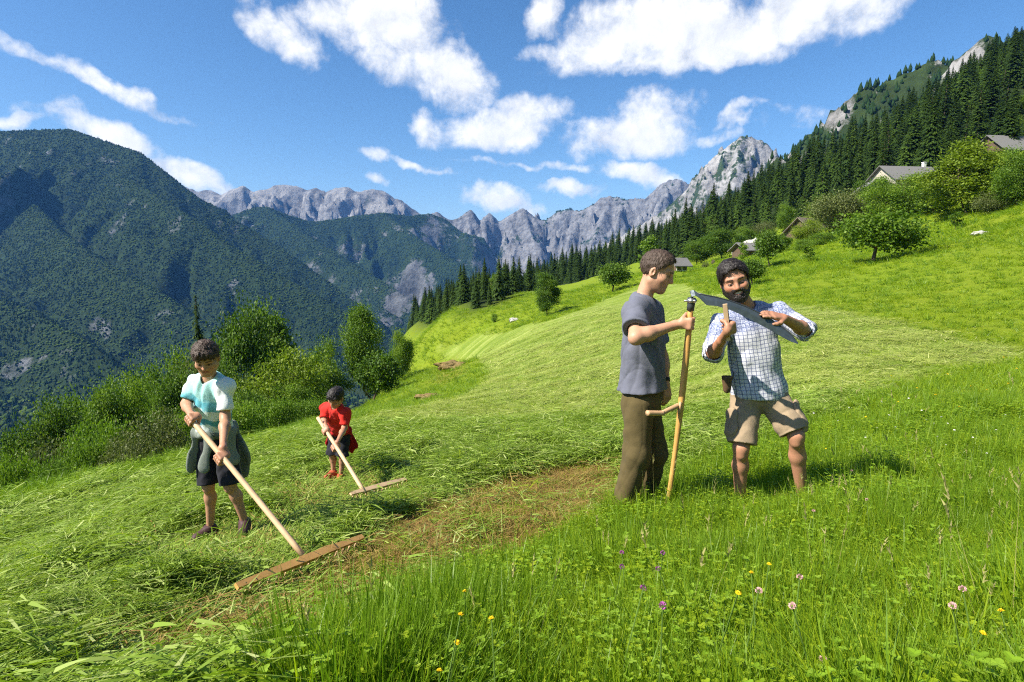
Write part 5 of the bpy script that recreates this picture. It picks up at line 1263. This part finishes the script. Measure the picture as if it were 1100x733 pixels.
        g.rough(fold, 10 / k, seed, (1, 1, .9), crease=True); g.rough(fold * .6, 30 / k, seed + 4)
        for q, (e, d) in ends.items():
            g.slab(e, d, .005, e - .13 * k, e + d * .06 + .13 * k)
            if open_: g.cone(e - d * .05, e + d * .05, rad3[2] * k * .72, rad3[2] * k * .86, .004, 'cut')
        g.slab(s.hpc + s.up * waist * k, s.up, .006, s.hpc - .3, s.hpc + .3)
        return s.add(name, g, m)
    def shoes(s, m, k2=1.0):
        for q in ('R', 'L'):
            an = s.J['an' + q]; f = s.feet[q] if hasattr(s, 'feet') else s.pf; k = s.k * k2; g = Grow(an - .3 * k, an + .3 * k, .006); sole = an - np.array([0, 0, .075 * k])
            g.cone(an + [0, 0, .03 * k], an - [0, 0, .03 * k], .046 * k, .05 * k, .02); g.cone(sole - f * .03 * k + [0, 0, .03 * k], sole + f * .15 * k + [0, 0, .022 * k], .045 * k, .042 * k, .03); g.cone(an, sole + f * .12 * k + [0, 0, .03 * k], .044 * k, .036 * k, .03)
            g.slab(sole, (0, 0, -1), .006); g.slab(an + [0, 0, .035 * k], (0, 0, 1), .01); s.add("shoe", g, m)
# ------------------------------------------------------------ the four people and their tools
M_ash = plain("ash_wood", (.58, .31, .09), .5, .35, .2, 14, .001); M_palewood = plain("pale_wood", (.62, .42, .24), .55, .3, .15, 12, .001); M_beech = plain("red_beech", (.50, .30, .16), .6, .3, .25, 14, .001)
M_iron = plain("dark_iron", (.055, .06, .065), .42, .5, .3, 40, .001); M_iron.node_tree.nodes["Principled BSDF"].inputs['Metallic'].default_value = .35; M_steel = plain("bright_steel", (.45, .45, .44), .35, .5, .2, 30); M_steel.node_tree.nodes["Principled BSDF"].inputs['Metallic'].default_value = .9
M_blade = plain("scythe_steel", (.085, .105, .115), .42, .5, .25, 30, .001); M_blade.node_tree.nodes["Principled BSDF"].inputs['Metallic'].default_value = .55
M_hone = plain("grey_whetstone", (.16, .16, .15), .9, .1, .15, 60); M_rubber = plain("black_rubber", (.02, .02, .02), .6, .3, .2, 40)
def rod(name, a, b, ra, rb, m, parent, origin, n=14, segs=10, bend=None):
    a, b = Vector(a), Vector(b); pts = [a.lerp(b, i / segs) + (Vector(bend) * math.sin(math.pi * i / segs) if bend is not None else Vector()) for i in range(segs + 1)]
    V, F = [], []; tube(V, F, pts, [ra + (rb - ra) * i / segs for i in range(segs + 1)], n); o = np.array(origin); return mesh_obj(name, [np.array(v) - o for v in V], F, m, parent, smooth=True)
def on_line(a, b, u, v):
    """point of the rod from a to b that the photo shows nearest (u, v)"""
    t = np.linspace(0, 1, 400); P_ = a + (b - a) * t[:, None]; pu, pv = project(P_); i = np.argmin((pu - u) ** 2 + (pv - v) ** 2); return P_[i]
TO_CAM = lambda p: nrm(np.array([0, 0, CAMZ]) - p)

# scythe: the snath stands blade end up, gripped just under the ring
SN_T, SN_B = at(742.5, 326, 3.50), at(718, 532, 3.62); gb = gz(*SN_B[:2]); SN_B = SN_B + (SN_B - SN_T) * max(0, (SN_B[2] - gb) / (SN_T[2] - SN_B[2])) * .98
SND = nrm(SN_B - SN_T)
scy = empty("scythe", tuple(SN_B)); tag(scy, "scythe standing upside down between the two men, blade up", "scythe")
V, F = [], []; tube(V, F, [Vector(SN_T + (SN_B - SN_T) * (i / 16) + np.array([.012 * math.sin(i / 16 * 3.1), 0, 0])) for i in range(17)], [.0165 + .0045 * math.sin(math.pi * min(1, i / 10)) for i in range(17)], 14)
snath = mesh_obj("snath", [np.array(v) - SN_B for v in V], F, M_ash, scy, smooth=True)
gr0 = on_line(SN_T, SN_B, 724, 438); g1_, g2_ = at(711, 444, gr0[1] - .10), at(695, 444, gr0[1] - .14)
gh = rod("grip", gr0 - SND * .02, g1_, .016, .015, M_beech, scy, SN_B); rod("handle_bar", g1_ + (g1_ - g2_) * .12, g2_, .0155, .0175, M_beech, gh, np.array(SN_B) * 0 + SN_B)
rod("wedge", gr0 - SND * .045 - [0, .021, 0], gr0 + SND * .035 - [0, .021, 0], .008, .010, M_beech, scy, SN_B, 6, 2)
rg = rod("ring", SN_T + SND * .045, SN_T - SND * .035, .0225, .024, M_iron, scy, SN_B, 16, 3)
rod("collar", SN_T - SND * .006, SN_T - SND * .028, .0285, .0285, M_steel, rg, SN_B, 16, 2)
rod("bolt", SN_T - SND * .015 - [.045, .0, 0], SN_T - SND * .015 - [0, .0, 0], .006, .006, M_steel, rg, SN_B, 8, 2); rod("bolt", SN_T - SND * .018 - [-.012, .05, 0], SN_T - SND * .018, .0065, .0065, M_steel, rg, SN_B, 8, 2)
def blade():
    cl = [(741, 313), (744.5, 312), (749, 315), (757, 317), (770, 319.5), (785, 323.5), (800, 329), (815, 336), (829, 344), (842, 353), (851, 361), (857, 369)]         # back of the blade (upper edge) in the photo
    lo_ = [(743, 319), (747, 317.5), (752, 321), (759, 328), (770, 329), (784, 333), (799, 339.5), (813, 347), (826, 354), (838, 361), (848, 366.5), (857, 369.6)]
    n = len(cl); Y = np.linspace(3.46, 3.36, n); V, F = [], []
    for i in range(n):
        a, b = at(*cl[i], Y[i]), at(*lo_[i], Y[i] - .02); m = (a + b) / 2; nn = nrm(np.cross(b - a, [1, 0, -.3])); th = .0022; dish = nn * .004 * math.sin(math.pi * i / n)
        V += [a - nn * th * 2.2, a + nn * th * 2.2, m - nn * th + dish, m + nn * th + dish, b - nn * .0006, b + nn * .0006]
    for i in range(n - 1):
        k = i * 6
        for p, q in ((0, 2), (2, 4)): F.append((k + p, k + q, k + 6 + q, k + 6 + p))
        for p, q in ((1, 3), (3, 5)): F.append((k + p, k + 6 + p, k + 6 + q, k + q))
        F.append((k, k + 6, k + 7, k + 1)); F.append((k + 4, k + 5, k + 11, k + 10))
    F += [(0, 1, 3, 2), (2, 3, 5, 4)]
    bl = mesh_obj("blade", [v - SN_B for v in V], F, M_blade, scy)
    P_ = [Vector(at(*cl[i], Y[i] - .004) - SN_B) for i in range(2, n)]; V, F = [], []; tube(V, F, P_, [.0042] * len(P_), 8); mesh_obj("rib", V, F, M_iron, bl, smooth=True)
    rod("tang", SN_T - SND * .03, at(744, 314.5, 3.46), .008, .0075, M_iron, bl, SN_B, 8, 4)
blade()

# ---- the man holding the scythe
GR1 = on_line(SN_T, SN_B, 739.5, 347)
P1 = Person(3.8, dict(head=(706, 292, -.02), shR=(683, 334, -.17), shL=(699, 334, .18), elR=(683, 363, -.36), wrR=(727, 352, -.34), elL=(711, 384, .20), wrL=(715, 412, .12),
    hipR=(686, 427, -.085), hipL=(693, 427, .085), knR=(684, 489, -.13), knL=(703, 487, .06), anR=(668, 549, -.10), anL=(690, 547, .14)), 1.0, .0048, (.50, .27, .17), 1.09, (.84, -.40, -.42), (0, 0, 1))
P1.feet = {'R': nrm([.8, -.6, 0]), 'L': nrm([.95, -.2, 0])}
P1.J['wrR'] = GR1 + np.array([-.062, .0, -.012]) + np.array([-.02, 0, 0])
P1.bone_report('man1')
P1.body([lambda g: grip_hand(g, GR1, -SND, np.array([-.55, -.75, .0]), .0185, 1.0, P1.J['wrR'], 1), lambda g: open_hand(g, P1.J['wrL'], (.10, -.12, -1), (.35, -.9, .0), .98, 1, .75)])
P1.finish("man", "man in grey t-shirt and olive trousers steadying the upright scythe", "the two men", stubble=.35, brow=(.09, .06, .045))
P1.hair(M_hairgrey, thick=.007, amp=.0028, top=.006, line=((-.12, -.055), (-.05, -.045), (-.03, -.02), (-.012, .012), (.02, .020), (.030, .045), (.055, .086), (.075, .102), (.12, .11)), seed=3)
P1.shirt(M_grey_tee, .66, -.055, .014, .063, 3, fold=.010)
P1.legs("trousers", M_olive, 1.93, (.098, .080, .076), 5, .006, .006)
P1.shoes(M_shoe)
wl = P1.J['wrL']; fd = nrm(P1.J['elL'] - wl); rod("wristwatch", wl + fd * .012, wl + fd * .036, .034, .035, M_rubber, P1.root, P1.origin, 16, 2)

# ---- the bearded man
WS_T, WS_B = at(778.5, 327, 3.33), at(782.5, 366, 3.37); WSD = nrm(WS_B - WS_T); GR2 = on_line(WS_T, WS_B, 780.5, 352)
P2 = Person(3.82, dict(head=(789, 302, -.06), shR=(775, 348, .02), shL=(837, 336, -.02), elR=(765, 381, -.16), wrR=(775, 366, -.39), elL=(867, 356, -.18), wrL=(842, 342, -.38),
    hipR=(801, 421, .02), hipL=(829, 419, .0), knR=(796, 481, -.10), knL=(855, 468, -.17), anR=(795, 541, -.02), anL=(862, 536, -.05)), .94, .0048, (.43, .21, .125), 1.07, (-.22, -.93, -.20), (-.30, 0, 1))
P2.feet = {'R': nrm([-.3, -1, 0]), 'L': nrm([.35, -.95, 0])}
P2.bone_report('man2')
HL = P2.J['wrL']
P2.body([lambda g: grip_hand(g, GR2, -WSD, np.array([.35, -.8, 0]), .016, .98, P2.J['wrR'], 1), lambda g: open_hand(g, HL, at(803, 332, 3.345) - HL, (.10, -.55, .85), .98, -1, .16)])
P2.finish("man", "bearded man in a checked shirt and khaki shorts whetting the scythe", "the two men", True, .0, (.02, .014, .012))
P2.hair(M_black, thick=.013, amp=.003, top=.018, seed=5, line=((-.12, -.065), (-.05, -.055), (-.03, -.03), (-.012, .0), (.02, .012), (.032, .035), (.050, .074), (.075, .093), (.12, .1)), comb=(-.9, .4, .3), L=.03)
def beard():
    c, R, s = P2.J['head'], P2.R, P2.hs; g = Grow(c - .19, c + .19, .0035); w = lambda *p: c + R @ (np.array(p) * s)
    for p_, r_, q_ in (((0, .022, -.030), (.062, .070, .075), .006), ((0, .030, -.070), (.048, .056, .040), .010), ((0, .072, -.096), (.026, .022, .022), .008)): g.ell(w(*p_), (np.array(r_) + q_) * s, R, .02)
    for sg in (-1, 1): g.cone(w(sg * .052, .0, -.055), w(sg * .02, .066, -.09), .030, .026, .03); g.cone(w(sg * .066, .0, .005), w(sg * .060, .01, -.05), .013, .02, .02)
    g.cone(w(-.024, .088, -.033), w(.024, .088, -.033), .0070, .0070, .010)
    for sg in (-1, 1): g.cone(w(sg * .022, .090, -.037), w(sg * .033, .076, -.070), .008, .010, .012)
    g.rough(.0018, 260, 4, (1, 1, .6), .02)
    g.ell(w(0, .095, -.0555), np.array([.026, .034, .0112]) * s, R, .004, 'cut'); g.ell(w(0, .060, .028), np.array([.10, .09, .062]) * s, R, .012, 'cut') if False else None
    x, y, z = (g.ax[i] for i in range(3)); Q = [x[:, None, None] - c[0], y[None, :, None] - c[1], z[None, None, :] - c[2]]; l = [sum(Q[i] * R[i, a] for i in range(3)) / s for a in range(3)]
    lim = np.interp(l[1], [-.02, .0, .02, .045, .065, .08, .10], [.02, .015, -.018, -.040, -.040, -.029, -.027]); g.f = np.maximum(g.f, ((l[2] - lim) * s).astype(np.float32)); g.f = np.maximum(g.f, ((-.012 - l[1]) * s).astype(np.float32))
    P2.add("beard", g, M_black, None, (1500, .009, .0011, lambda p: np.tile(R @ np.array([0, .2, -1.0]), (len(p), 1)), 3, .15, .3))
beard()
def weave2(V):
    d = V - P2.shc; u, v = d @ P2.lat, d @ P2.up; yoke = np.zeros(len(V)); out = np.zeros((len(V), 3))
    rel = u + .0; yoke = sstep(-.085, -.03, v + .16 * np.abs(u)) * .72 * (np.abs(u) < .215); w_ = np.zeros(len(V))
    for q, sg in (('R', -1), ('L', 1)):
        s_, e = P2.J['sh' + q], P2.J['el' + q]; ax = nrm(e - s_); t = (V - s_) @ ax; rad_ = np.linalg.norm(V - s_ - t[:, None] * ax, axis=1); on = (t > .045) & (rad_ < .13) & (u * sg > .15); p = nrm(np.cross(ax, P2.fwd))
        u = np.where(on, (V - s_) @ p, u); v = np.where(on, t, v); lim = .16 if q == 'R' else .075; yoke = np.where(on, sstep(lim + .03, lim, t) * .72, yoke)
    return np.stack([u + 2, v + 2, yoke], 1)
sh = P2.shirt(M_check, .97, .045, .010, .060, 8, {'weave': weave2}, "checked_shirt", .008, .03, .008, .92)
def cuff_collar():
    for q in ('R', 'L'):
        s_, e = P2.J['sh' + q], P2.J['el' + q]; w_ = P2.J['wr' + q]; d = nrm(w_ - e); g = Grow(e - .14, e + .14, .005); g.cone(e - nrm(e - s_) * .02, e + d * .035, .064, .060, .03); g.rough(.003, 60, 3)
        g.cone(e + d * .0, e + d * .12, .047, .055, .004, 'cut'); g.slab(e + d * .045, d, .006)
        P2.add("rolled_cuff", g, M_check, {'weave': lambda V: np.stack([(V - e) @ P2.lat + 2, (V - e) @ np.array([0, 0, 1.0]) + 2, np.zeros(len(V))], 1)})
    n = P2.neck; g = Grow(n - .16, n + .16, .005)
    for sg in (-1, 1):
        a = n + P2.lat * sg * .060 - P2.fwd * .015 + P2.up * .030; b = n + P2.lat * sg * .030 + P2.fwd * .082 - P2.up * .020; g.cone(a, b, .020, .016, .02, flat=nrm(P2.up * .5 + P2.lat * sg * .7), ratio=.45); g.cone(n - P2.fwd * .06 + P2.up * .035, a, .018, .020, .02)
    hb = P2.J['head'] + P2.R @ np.array([0, -.022, -.06]); g.cone(n - P2.up * .05 + P2.fwd * .01, n + (hb - n) * 1.5, .055, .057, .004, 'cut')
    P2.add("collar", g, M_check, {'weave': lambda V: np.stack([(V - n) @ P2.lat + 2, (V - n) @ P2.up + 2, np.ones(len(V)) * .85], 1)})
cuff_collar()
P2.legs("shorts", M_khaki, .93, (.100, .09, .098), 9, .008, .006)
def cargo():
    for q, sg in (('R', -1), ('L', 1)):
        h, kn = P2.J['hip' + q], P2.J['kn' + q]; c = h + (kn - h) * .55 + P2.plat * sg * .085 + P2.pf * .03; g = Grow(c - .16, c + .16, .006); d = nrm(kn - h)
        g.cone(c - d * .06, c + d * .06, .055, .058, .02, flat=nrm(P2.plat * sg + P2.pf * .5), ratio=.42); g.rough(.003, 40, 4); P2.add("cargo_pocket", g, M_khaki)
cargo(); P2.shoes(M_shoe)
V, F = [], []
whet = empty("whetstone", tuple(GR2)); tag(whet, "grey whetstone with a wooden back in the bearded man's fist", "whetstone")
def plank(name, a, b, w_, t_, m, parent, origin, nn):
    d = nrm(b - a); s_ = nrm(np.cross(d, nn)); nn = np.cross(s_, d); V = []; n = 6
    for i in range(n + 1):
        q = i / n; p = a + (b - a) * q; k = .55 + .45 * math.sin(math.pi * min(1, q * .5 + .28))
        for x_, y_ in ((-1, -1), (1, -1), (1, 1), (-1, 1)): V.append(p + s_ * x_ * w_ * k / 2 + nn * y_ * t_ / 2 - origin)
    F = [(i * 4 + j, i * 4 + (j + 1) % 4, i * 4 + 4 + (j + 1) % 4, i * 4 + 4 + j) for i in range(n) for j in range(4)] + [(3, 2, 1, 0), tuple(n * 4 + j for j in range(4))]
    return mesh_obj(name, V, F, m, parent)
nn_ = TO_CAM(GR2); plank("stone", WS_T + [.006, .008, 0], WS_B + [.006, .008, 0], .030, .016, M_hone, whet, GR2, nn_); plank("wooden_back", WS_T + nn_ * .012, WS_B + nn_ * .012, .026, .009, M_palewood, whet, GR2, nn_)
# whetstone holder hooked on the belt
pc = at(781, 405, 3.73); hold = empty("whetstone_holder", tuple(pc)); tag(hold, "brown whetstone holder hooked on the bearded man's belt", "holder")
g = Grow(pc - .16, pc + .12, .005); g.cone(pc + [0, 0, .0], pc - [-.004, 0, .085], .036, .026, .01, flat=(0, 1, 0), ratio=.75); g.slab(pc + [0, 0, .012], (0, 0, 1)); g.cone(pc + [0, 0, -.01], pc + [0, 0, .1], .028, .032, .004, 'cut', flat=(0, 1, 0), ratio=.75)
skin_obj("cup", g, M_leather, hold, pc); rod("hook", pc + [.03, 0, -.03], pc + [.045, .0, .03], .006, .006, M_iron, hold, pc, 8, 4)

# ---- rakes
def rake(name, top, low, e1, e2, r, nteeth, tooth, label, m, mh):
    low = low + [0, 0, .085]; root = empty(name, tuple(low)); tag(root, label, "rake", "wooden hay rakes")
    d = nrm(low - top); hd = rod("handle", top, low + d * .02, r, r * 1.05, m, root, low, 14, 12, (0, 0, .006))
    e1, e2 = e1 + [0, 0, .09], e2 + [0, 0, .09]; sft = (low - (e1 + e2) / 2); ax = nrm(e2 - e1); n = nrm(np.cross(ax, d)); n = n if n[2] > 0 else -n; fw = np.cross(n, ax)
    V, F = [], []; R = Matrix([[ax[i], fw[i], n[i]] for i in range(3)]); L = np.linalg.norm(e2 - e1); c = (e1 + e2) / 2
    N = 10
    for i in range(N + 1):
        p = c + ax * L * (i / N - .5) - low; k = 1.0 - .45 * abs(i / N - .5) ** 1.5 * 2
        for x_, y_ in ((-1, -1), (1, -1), (1, 1), (-1, 1)): V.append(p + fw * x_ * .021 * k + n * y_ * .013 * k)
    F = [(i * 4 + j, i * 4 + (j + 1) % 4, i * 4 + 4 + (j + 1) % 4, i * 4 + 4 + j) for i in range(N) for j in range(4)] + [(3, 2, 1, 0), tuple(N * 4 + j for j in range(4))]
    bar = mesh_obj("head_bar", V, F, mh, root)
    for i in range(nteeth):
        p = c + ax * L * ((i + .5) / nteeth - .5) * .96; dn = nrm(-n * .95 + fw * (.25 if fw @ d > 0 else -.25)); V, F = [], []; tube(V, F, [Vector(p - low + n * .009), Vector(p - low + dn * tooth * .6), Vector(p - low + dn * tooth)], [.0062, .006, .0035], 8)
        mesh_obj("tooth", V, F, m, root, smooth=True)
    return root
R1T, R1L = at(203, 448, 3.42), ground_at(325, 611); R1A, R1B = ground_at(255, 650), ground_at(390, 592)
rake("hay_rake", R1T, R1L, R1A, R1B, .0155, 16, .075, "long wooden hay rake in the older boy's hands", M_palewood, M_ash)
R2T, R2L = at(341.5, 449, 5.18), ground_at(391, 538); R2A, R2B = ground_at(377, 542), ground_at(436, 525)
rake("hay_rake", R2T, R2L, R2A, R2B, .0165, 13, .085, "smaller wooden hay rake pulled by the boy in red", M_palewood, M_palewood)

# ---- the older boy
R1D = nrm(R1L - R1T); H1R, H1L = on_line(R1T, R1L, 205, 452), on_line(R1T, R1L, 237, 493)
P3 = Person(3.8, dict(head=(222, 385, -.30), shR=(211, 411, -.10), shL=(241, 414, -.22), elR=(200, 434, -.16), wrR=(201, 446, -.34), elL=(242, 449, -.27), wrL=(238, 483, -.36),
    hipR=(221, 468, .02), hipL=(242, 468, -.04), knR=(224, 520, -.03), knL=(247, 520, -.09), anR=(226, 567, .03), anL=(263, 561, -.02)), .67, .0042, (.44, .235, .14), .86, (.22, -.80, -.45), (.0, 0, 1))
P3.feet = {'R': nrm([-.55, -.85, 0]), 'L': nrm([.3, -.95, 0])}
P3.J['wrR'] = H1R + np.array([-.028, .05, .02]); P3.J['wrL'] = H1L + np.array([.008, .02, .062])
P3.bone_report('boy1')
P3.body([lambda g: grip_hand(g, H1R, R1D, np.array([-.5, .3, .6]), .0155, .82, P3.J['wrR'], 1), lambda g: grip_hand(g, H1L, R1D, np.array([.5, -.25, .7]), .0155, .82, P3.J['wrL'], -1)])
P3.finish("boy", "older boy in a turquoise and white t-shirt raking hay", "the two boys", brow=(.03, .018, .012))
P3.hair(M_hair, thick=.006, amp=.0042, top=.022, seed=7, fringe=.022, line=((-.12, -.055), (-.05, -.050), (-.03, -.03), (-.012, .0), (.02, .012), (.032, .030), (.050, .046), (.075, .056), (.12, .06)))
def weave3(V):
    d = V - P3.shc; u, v = d @ P3.lat, d @ P3.up; side = np.zeros(len(V))
    s_, e = P3.J['shL'], P3.J['elL']; side = np.maximum(side, sstep(.112, .13, u)); s2 = sstep(-.135, -.15, u) * .5; side = np.maximum(side, s2)
    return np.stack([u + 2, v + .37, side], 1)
P3.shirt(M_print, .72, .0, .009, .066, 12, {'weave': weave3}, "t_shirt", .006, .02, .006, .86)
P3.legs("shorts", M_darkshort, 1.0, (.105, .09, .098), 13, .006, .005)
def tied(P, m, flaps, name, r0=.148, seed=2):
    g = Grow(P.lo - .1, P.hi + .1, .006); k = P.k; c = P.hpc + P.up * .035
    n = 14; ring = [c + P.plat * math.cos(6.283 * i / n) * (.150 * k + .022) + P.pf * math.sin(6.283 * i / n) * (.112 * k + .026) for i in range(n)]
    for i in range(n): g.cone(ring[i], ring[(i + 1) % n], .034 * k, .034 * k, .02, flat=nrm(ring[i] - c), ratio=.7)
    g.ell(c + P.pf * (.112 * k + .045), np.array([.035, .028, .03]) * k, P.PB, .01)
    for a, b, ra, rb, fl, ra_ in flaps: g.cone(a, b, ra, rb, .03, flat=fl, ratio=ra_)
    g.rough(.005, 34, seed, (1, 1, .5)); P.add(name, g, m)
c3 = P3.hpc
tied(P3, M_greygreen, [(at(212, 464, 3.74), at(208, 500, 3.74), .040, .055, (.75, -.65, 0), .3), (at(224, 470, 3.62), at(221, 503, 3.60), .024, .034, (.1, -1, 0), .35), (at(249, 468, 3.80), at(256, 506, 3.84), .038, .055, (.8, .5, 0), .3), (c3 - P3.pf * .125 + P3.plat * .03, c3 - P3.pf * .15 + P3.plat * .05 - [.0, 0, .26], .075, .09, P3.pf, .25), (at(245, 464, 3.68), at(251, 494, 3.68), .030, .042, (.7, -.6, 0), .4)], "tied_sweatshirt")
P3.shoes(M_redshoe, 1.05)

# ---- the younger boy
R2D = nrm(R2L - R2T); H2R, H2L = on_line(R2T, R2L, 350, 464), on_line(R2T, R2L, 360.5, 481)
P4 = Person(5.6, dict(head=(361, 427, -.37), shR=(350, 438, -.20), shL=(371, 443, -.30), elR=(348, 452, -.27), wrR=(350, 461, -.34), elL=(370, 460, -.33), wrL=(362, 476, -.40),
    hipR=(359, 465, .03), hipL=(370, 465, .0), knR=(357, 487, -.02), knL=(368, 489, -.05), anR=(358, 507, .0), anL=(366, 511, -.04)), .57, .0042, (.42, .215, .13), .80, (-.30, -.72, -.62), (.28, 0, 1))
P4.feet = {'R': nrm([-.5, -.85, 0]), 'L': nrm([-.1, -1, 0])}
P4.J['wrR'] = H2R + np.array([-.012, .03, .055]); P4.J['wrL'] = H2L + np.array([.022, .01, .05])
P4.bone_report('boy2')
P4.body([lambda g: grip_hand(g, H2R, R2D, np.array([-.4, .2, .7]), .0165, .74, P4.J['wrR'], 1), lambda g: grip_hand(g, H2L, R2D, np.array([.5, -.2, .7]), .0165, .74, P4.J['wrL'], -1)])
P4.finish("boy", "younger boy in a red t-shirt bending over his rake", "the two boys", brow=(.03, .018, .012))
P4.hair(M_black, thick=.006, amp=.003, top=.010, seed=9, fringe=.012)
P4.shirt(M_red, .70, .0, .009, .066, 15, None, "t_shirt", .006, .02, .006, .86)
P4.legs("shorts", M_darkshort, 1.02, (.100, .085, .088), 16, .004, .005)
c4 = P4.hpc
tied(P4, M_deepred, [(c4 + P4.plat * .11 - [0, 0, -.02], at(376, 476, 5.66), .035, .045, (.4, .9, 0), .35), (c4 - P4.pf * .10, c4 - P4.pf * .12 + [.05, 0, -.17], .06, .075, P4.pf, .3), (c4 - P4.plat * .10, c4 - P4.plat * .12 - [0, 0, .10], .040, .045, P4.plat, .4)], "tied_jacket", seed=4)
P4.shoes(M_orangeshoe, 1.05)
